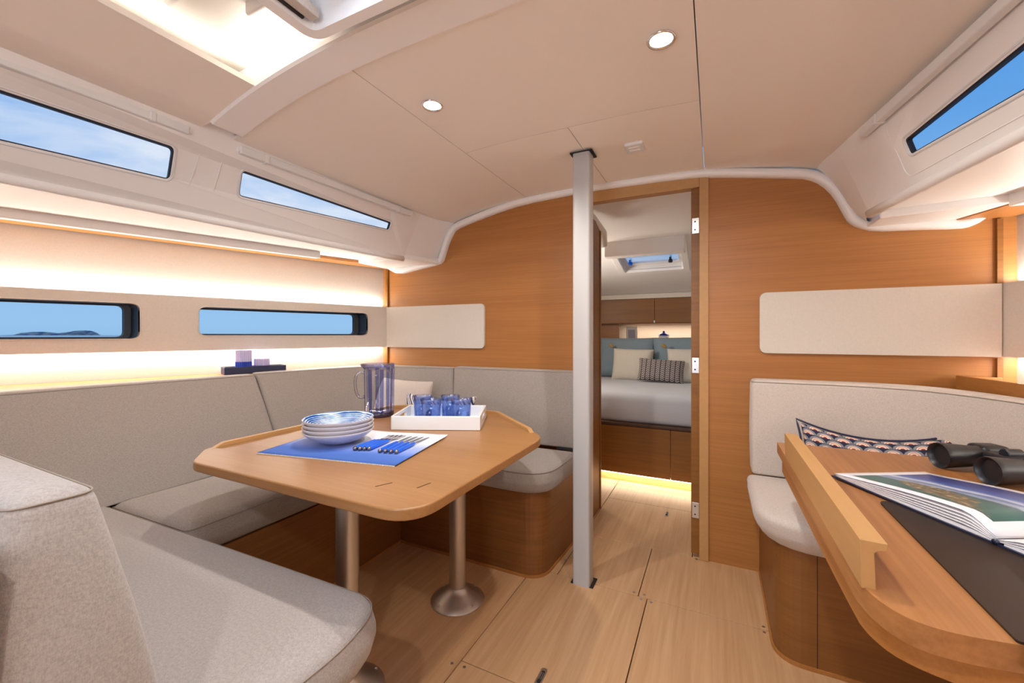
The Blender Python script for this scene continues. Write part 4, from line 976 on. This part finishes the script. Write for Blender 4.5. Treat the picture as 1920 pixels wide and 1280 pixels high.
sp_ = [ca_+bd*.03+Vector((0, 0, .012)), ca_+bd*.07+bs*.03+Vector((0, 0, .004)), (ca_+cb_)/2+bd*.12+Vector((0, 0, -.01)), cb_+bd*.15-bs*.01+Vector((0, 0, -.03))]
link('strap', MB().tube([sp_[0], sp_[1], sp_[2], sp_[3]], .005, 6), m_rub, t, smooth=180)

# ================================================================== forward cabin
wc = struct('wall_cabin_port')
link('partition', MB().hexa([(-.72, 2.262), (-.66, 2.262), (-.655, 2.60), (-.72, 2.60)], 0, 1.80), M['cabin_wood'], wc)
link('partition_edge', MB().box(-.676, -.650, 2.601, 2.62, 0, 1.76), M['cabin_wood'], wc)
link('hull_side', MB().hexa([(-1.6, 2.262), (-1.58, 2.262), (-1.35, 5.0), (-1.4, 5.0)], .4, 1.9), M['ceil_white'], wc)
link('corner_mould', MB().tube([(-.70, 2.30, 1.86), (-.68, 2.50, 1.82), (-.655, 2.68, 1.765), (-.67, 2.75, 1.70)], .028, 8), M['mould'], wc, smooth=180)
wr = struct('wall_cabin_starboard')
link('hull_side', MB().box(.25, .28, 2.262, 5.0, 0, 1.9), M['ceil_white'], wr)
wfc = struct('wall_cabin_forward')
link('lining', MB().box(-1.5, .3, 4.75, 4.78, .4, 1.9), M['hull'], wfc)
cc_ = struct('ceiling_cabin')
def cslab(y0, z0, y1, z1, name, holes=()):
    f = lambda dz: (lambda p: (p[0], p[1], z0+(z1-z0)*(p[1]-y0)/(y1-y0)+dz))
    return link(name, MB().holes([(-1.6, y0), (.3, y0), (.3, y1), (-1.6, y1)], [list(h_) for h_ in holes], f(0), f(.02)), M['mould'], cc_)
cslab(2.262, 1.89, 3.0, 1.797, 'cabin_lining')
hatch_loop = rrect(-.70, -.215, 3.13, 3.62, .03, 4)
cslab(3.0, 1.797, 3.75, 1.622, 'cabin_lining', [hatch_loop])
cslab(3.75, 1.622, 4.28, 1.515, 'cabin_lining')
cslab(4.28, 1.515, 4.78, 1.50, 'cabin_lining')
for o in [c for c in cc_.children]: pass
hc = thing('cabin_hatch', (-.46, 3.37, 1.7), 'white framed roof hatch above the bed in the cabin', 'hatch')
zz = lambda y: 1.785-.233*(y-3.05)
ou, inn = rrect(-.735, -.18, 3.09, 3.67, .03, 4), rrect(-.69, -.225, 3.14, 3.61, .02, 4)
link('hatch_frame', MB().holes(ou, [inn], lambda p: (p[0], p[1], zz(p[1])-.022), lambda p: (p[0], p[1], zz(p[1])+.004)), M['mould'], hc, bevel=.006)
link('blind_cassette', MB().hexa([(-.74, 3.05), (-.18, 3.05), (-.18, 3.13), (-.74, 3.13)], 1.672, 1.80), M['mould'], hc, bevel=.012)
link('upstand', MB().holes(rrect(-.70, -.215, 3.13, 3.62, .03, 4), [inn], lambda p: (p[0], p[1], zz(p[1])), lambda p: (p[0], p[1], zz(p[1])+.034)), M['white'], hc)
link('lid_frame', MB().holes(rrect(-.72, -.195, 3.11, 3.64, .04, 4), [rrect(-.66, -.255, 3.17, 3.57, .03, 4)], lambda p: (p[0], p[1], zz(p[1])+.034), lambda p: (p[0], p[1], zz(p[1])+.05)), M['white'], hc)
link('lid_pane', MB().holes(rrect(-.68, -.235, 3.15, 3.59, .02, 3), [], lambda p: (p[0], p[1], zz(p[1])+.038), lambda p: (p[0], p[1], zz(p[1])+.046)), M['hatch_glass'], hc)
for x in (-.625, -.315):
    z_ = zz(3.5); link('hatch_handle', MB().lathe([(.010, -.004), (.017, .0), (.017, .016), (.012, .022)], (x, 3.5, z_), 14).box(x-.007, x+.007, 3.47, 3.53, z_+.018, z_+.037), M['black'] if x > -.5 else M['blue_handle'], hc, smooth=50)
# bed
YF = 3.12
t = thing('bed_base', (-.5, 3.7, 0), 'oak bed base with two fronts and a lit toe kick in the cabin', 'bed')
link('front_panel', MB().box(-1.0, -.283, YF, YF+.018, .075, .425), M['cabin_wood'], t)
link('front_panel', MB().box(-.279, .24, YF, YF+.018, .075, .425), M['cabin_wood'], t)
link('bed_rail', MB().box(-1.0, .24, YF-.012, YF+.03, .43, .452), mat('dark_bed_rail', (.07, .03, .015), .5), t, bevel=.004)
link('plinth', MB().box(-1.0, .24, YF+.05, YF+.07, 0, .075), M['fiddle'], t)
link('bed_box', MB().box(-1.3, .24, YF+.07, 4.32, .0, .45), M['cabin_wood'], t)
link('led_strip', MB().box(-.80, .2, YF+.012, YF+.03, .066, .072), M['led'], t)
lo_ = strip_light('toe_led', (-.80, YF+.022, .063), (.2, YF+.022, .063), (0, -.15, -1), .01, 1.6, (1, .88, .66))
p = [(-.80, YF+.005), (.22, YF+.005), (.22, 4.32), (-1.25, 4.32), (-1.2, 3.6)]
tag(cushion('mattress', p, p, .453, .672, .06, M['sheet'], 'mattress with lilac-grey fitted sheet in the cabin', R=[.10, .08, .07, .07, .12], crown=.01, seam=False), 'mattress with lilac-grey fitted sheet in the cabin', 'mattress')
t = thing('headboard_shelf', (-.5, 4.5, .5), 'oak headboard ledge behind the bed pillows', 'shelf')
link('ledge', MB().box(-1.34, .24, 4.33, 4.74, 1.01, 1.03), M['cabin_wood'], t)
link('ledge_front', MB().box(-1.34, .24, 4.33, 4.35, .45, 1.01), M['cabin_wood'], t)
t = thing('overhead_locker', (-.5, 4.5, 1.2), 'brown overhead locker with two flap doors above the bed', 'cabinet')
link('locker_body', MB().box(-1.35, .24, 4.32, 4.74, 1.215, 1.475), M['cabin_wood'], t)
link('locker_door', MB().box(-1.34, -.537, 4.30, 4.318, 1.222, 1.462), M['cabin_wood'], t, bevel=.001)
link('locker_door', MB().box(-.533, .235, 4.30, 4.318, 1.222, 1.462), M['cabin_wood'], t, bevel=.001)
link('latch', MB().box(-.541, -.529, 4.288, 4.30, 1.222, 1.245), M['white'], t)
link('side_cheek', MB().box(-1.35, -.905, 4.40, 4.42, 1.03, 1.215), M['oak_x'], t)
link('cornice', MB().box(-1.35, .24, 4.29, 4.34, 1.466, 1.512), M['ceil_white'], t)
pillow('pillow', .62, .44, .16, M['duck'], (-.80, 4.20, .875), (1, 0, 0), (0, .28, 1), 'blue-grey bed pillow on the left against the headboard', cat='pillow')
pillow('pillow', .62, .44, .16, M['duck'], (-.24, 4.16, .885), (1, 0, .03), (0, .30, 1), 'blue-grey bed pillow on the right with a diagonal fold', cat='pillow')
pillow('throw_pillow', .40, .34, .13, M['cream'], (-.70, 4.02, .815), (1, 0, -.02), (0, .3, 1), 'cream cushion with a straw tassel, left one on the bed', tassels=((-1, 1),))
pillow('throw_pillow', .40, .34, .13, M['cream'], (-.20, 3.98, .825), (1, 0, .02), (0, .3, 1), 'cream cushion with a straw tassel, right one on the bed', tassels=((-1, 1),))
pillow('throw_pillow', .41, .22, .10, m_knit, (-.43, 3.87, .785), (1, 0, -.05), (-.04, .35, 1), 'small grey braided-knit cushion in front of the cream ones')
t = thing('picture_frame', (-.78, 4.55, 1.03), 'small white framed print standing on the headboard ledge', 'picture frame')
link('frame', MB().obox((-.79, 4.50, 1.11), (1, 0, 0), (0, 1, .15), (0, -.15, 1), .058, .006, .080), M['white'], t)
pr_m = mat('blue_print', (.3, .35, .6), .6); tt = pr_m.node_tree; ck = nn(tt, 'ShaderNodeTexNoise', Scale=90, Detail=2); r_ = ramp(tt, [(.45, lin(50, 60, 120)), (.55, lin(225, 225, 235))]); tt.links.new(ck.outputs['Fac'], r_.inputs[0]); tt.links.new(r_.outputs[0], P(pr_m).inputs['Base Color'])
link('print', MB().obox((-.79, 4.4925, 1.105), (1, 0, 0), (0, 1, .15), (0, -.15, 1), .036, .001, .052), pr_m, t)
t = thing('lidded_pot', (-.47, 4.5, 1.03), 'small blue and white lidded pot on the headboard ledge', 'pot')
link('pot_body', MB().lathe([(.001, 0), (.04, 0), (.055, .03), (.05, .065), (.045, .07)], (-.47, 4.5, 1.03), 24), M['porcelain'], t, smooth=60)
link('pot_lid', MB().lathe([(.056, .066), (.05, .075), (.025, .09), (.012, .094), (.012, .106), (.006, .112), (.001, .113)], (-.47, 4.5, 1.03), 24), mat('cobalt_glaze', (.03, .05, .35), .2), t, smooth=60)
# cabin door, swung open into the cabin
d1 = struct('door_1')
dl = link('door_leaf', MB().box(-.086, -.068, YB+.046, 2.80, .02, DH-.01), M['cabin_wood'], d1, bevel=.003)
link('door_edge', MB().box(-.105, -.068, YB+.006, YB+.044, .02, DH), M['cabin_wood'], d1)
for z in (1.64, .95, .235):
    hg = link('hinge', MB().box(-.101, -.069, YB+.001, YB+.0065, z-.038, z+.038), M['steel'], d1, bevel=.001)
    for k in (-1, 1): link('screw', MB().lathe([(.004, 0), (.003, .0015)], (-.087, YB+.001, z+k*.02), 10, (0, -1, 0)), M['dark'], hg)
link('strike_latch', MB().lathe([(.008, 0), (.009, .006), (.004, .012)], (-.645, YB-.012, .955), 14, (0, -1, 0)), M['chrome'], d1, smooth=60)
# cabin lighting: fill light added out of view at the port side, and LED above the ledge
area('cabin_fill', (-1.28, 3.1, 1.4), (1, .1, -.1), .3, .3, 6, (1, .88, .76))
strip_light('ledge_led', (-.88, 4.60, 1.205), (.2, 4.60, 1.205), (0, .1, -1), .01, 2.2, (1, .85, .66))

# ================================================================== sea and headland outside
m_sea = mat('sea_water', (.035, .12, .23), .18); tt = m_sea.node_tree; g_ = coords(tt, 'Object', (1, 1, 1)); nz = nn(tt, 'ShaderNodeTexNoise', Scale=.6, Detail=6); tt.links.new(g_.outputs[0], nz.inputs['Vector']); bump(m_sea, nz.outputs['Fac'], .6, .4)
R = []
for r in (7, 30, 150, 1000, 9000): R.append([(r*math.cos(2*PI*i/64), r*math.sin(2*PI*i/64), -.2) for i in range(64)])
o = link('sea', MB().rings(R, cap=False), m_sea); o['kind'] = 'structure'
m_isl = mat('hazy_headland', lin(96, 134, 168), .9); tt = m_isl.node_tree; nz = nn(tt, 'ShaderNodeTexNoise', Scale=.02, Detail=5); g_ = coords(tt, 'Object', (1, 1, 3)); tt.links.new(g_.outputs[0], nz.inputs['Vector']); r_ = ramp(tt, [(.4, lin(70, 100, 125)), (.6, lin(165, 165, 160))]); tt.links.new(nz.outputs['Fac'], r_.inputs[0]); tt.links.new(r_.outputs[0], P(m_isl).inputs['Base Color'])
def far(px, D=2600):   # compass bearing -> point on the sea
    l_ = (px-960)/775; a = math.atan(380/775); return Vector(((l_*math.cos(a)-math.sin(a))*D, (l_*math.sin(a)+math.cos(a))*D, 0))
hgt = [(0, 0), (25, 2), (38, 14), (60, 20), (80, 22), (95, 17), (110, 13), (125, 18), (140, 27), (160, 30), (172, 27), (182, 15), (186, 4), (188, 0)]
R = []
for i in range(60):
    px = 188*i/59+1; hh = interp(hgt, px)+random.random()*1.2; c = far(px); d2 = c.normalized()
    R.append([tuple(c-d2*60+Vector((0, 0, -3))), tuple(c-d2*35+Vector((0, 0, hh*.65))), tuple(c+Vector((0, 0, hh))), tuple(c+d2*80+Vector((0, 0, -3)))])
tag(link('headland', MB().rings(R), m_isl), 'low hazy headland on the sea horizon through the left hull window', 'island')
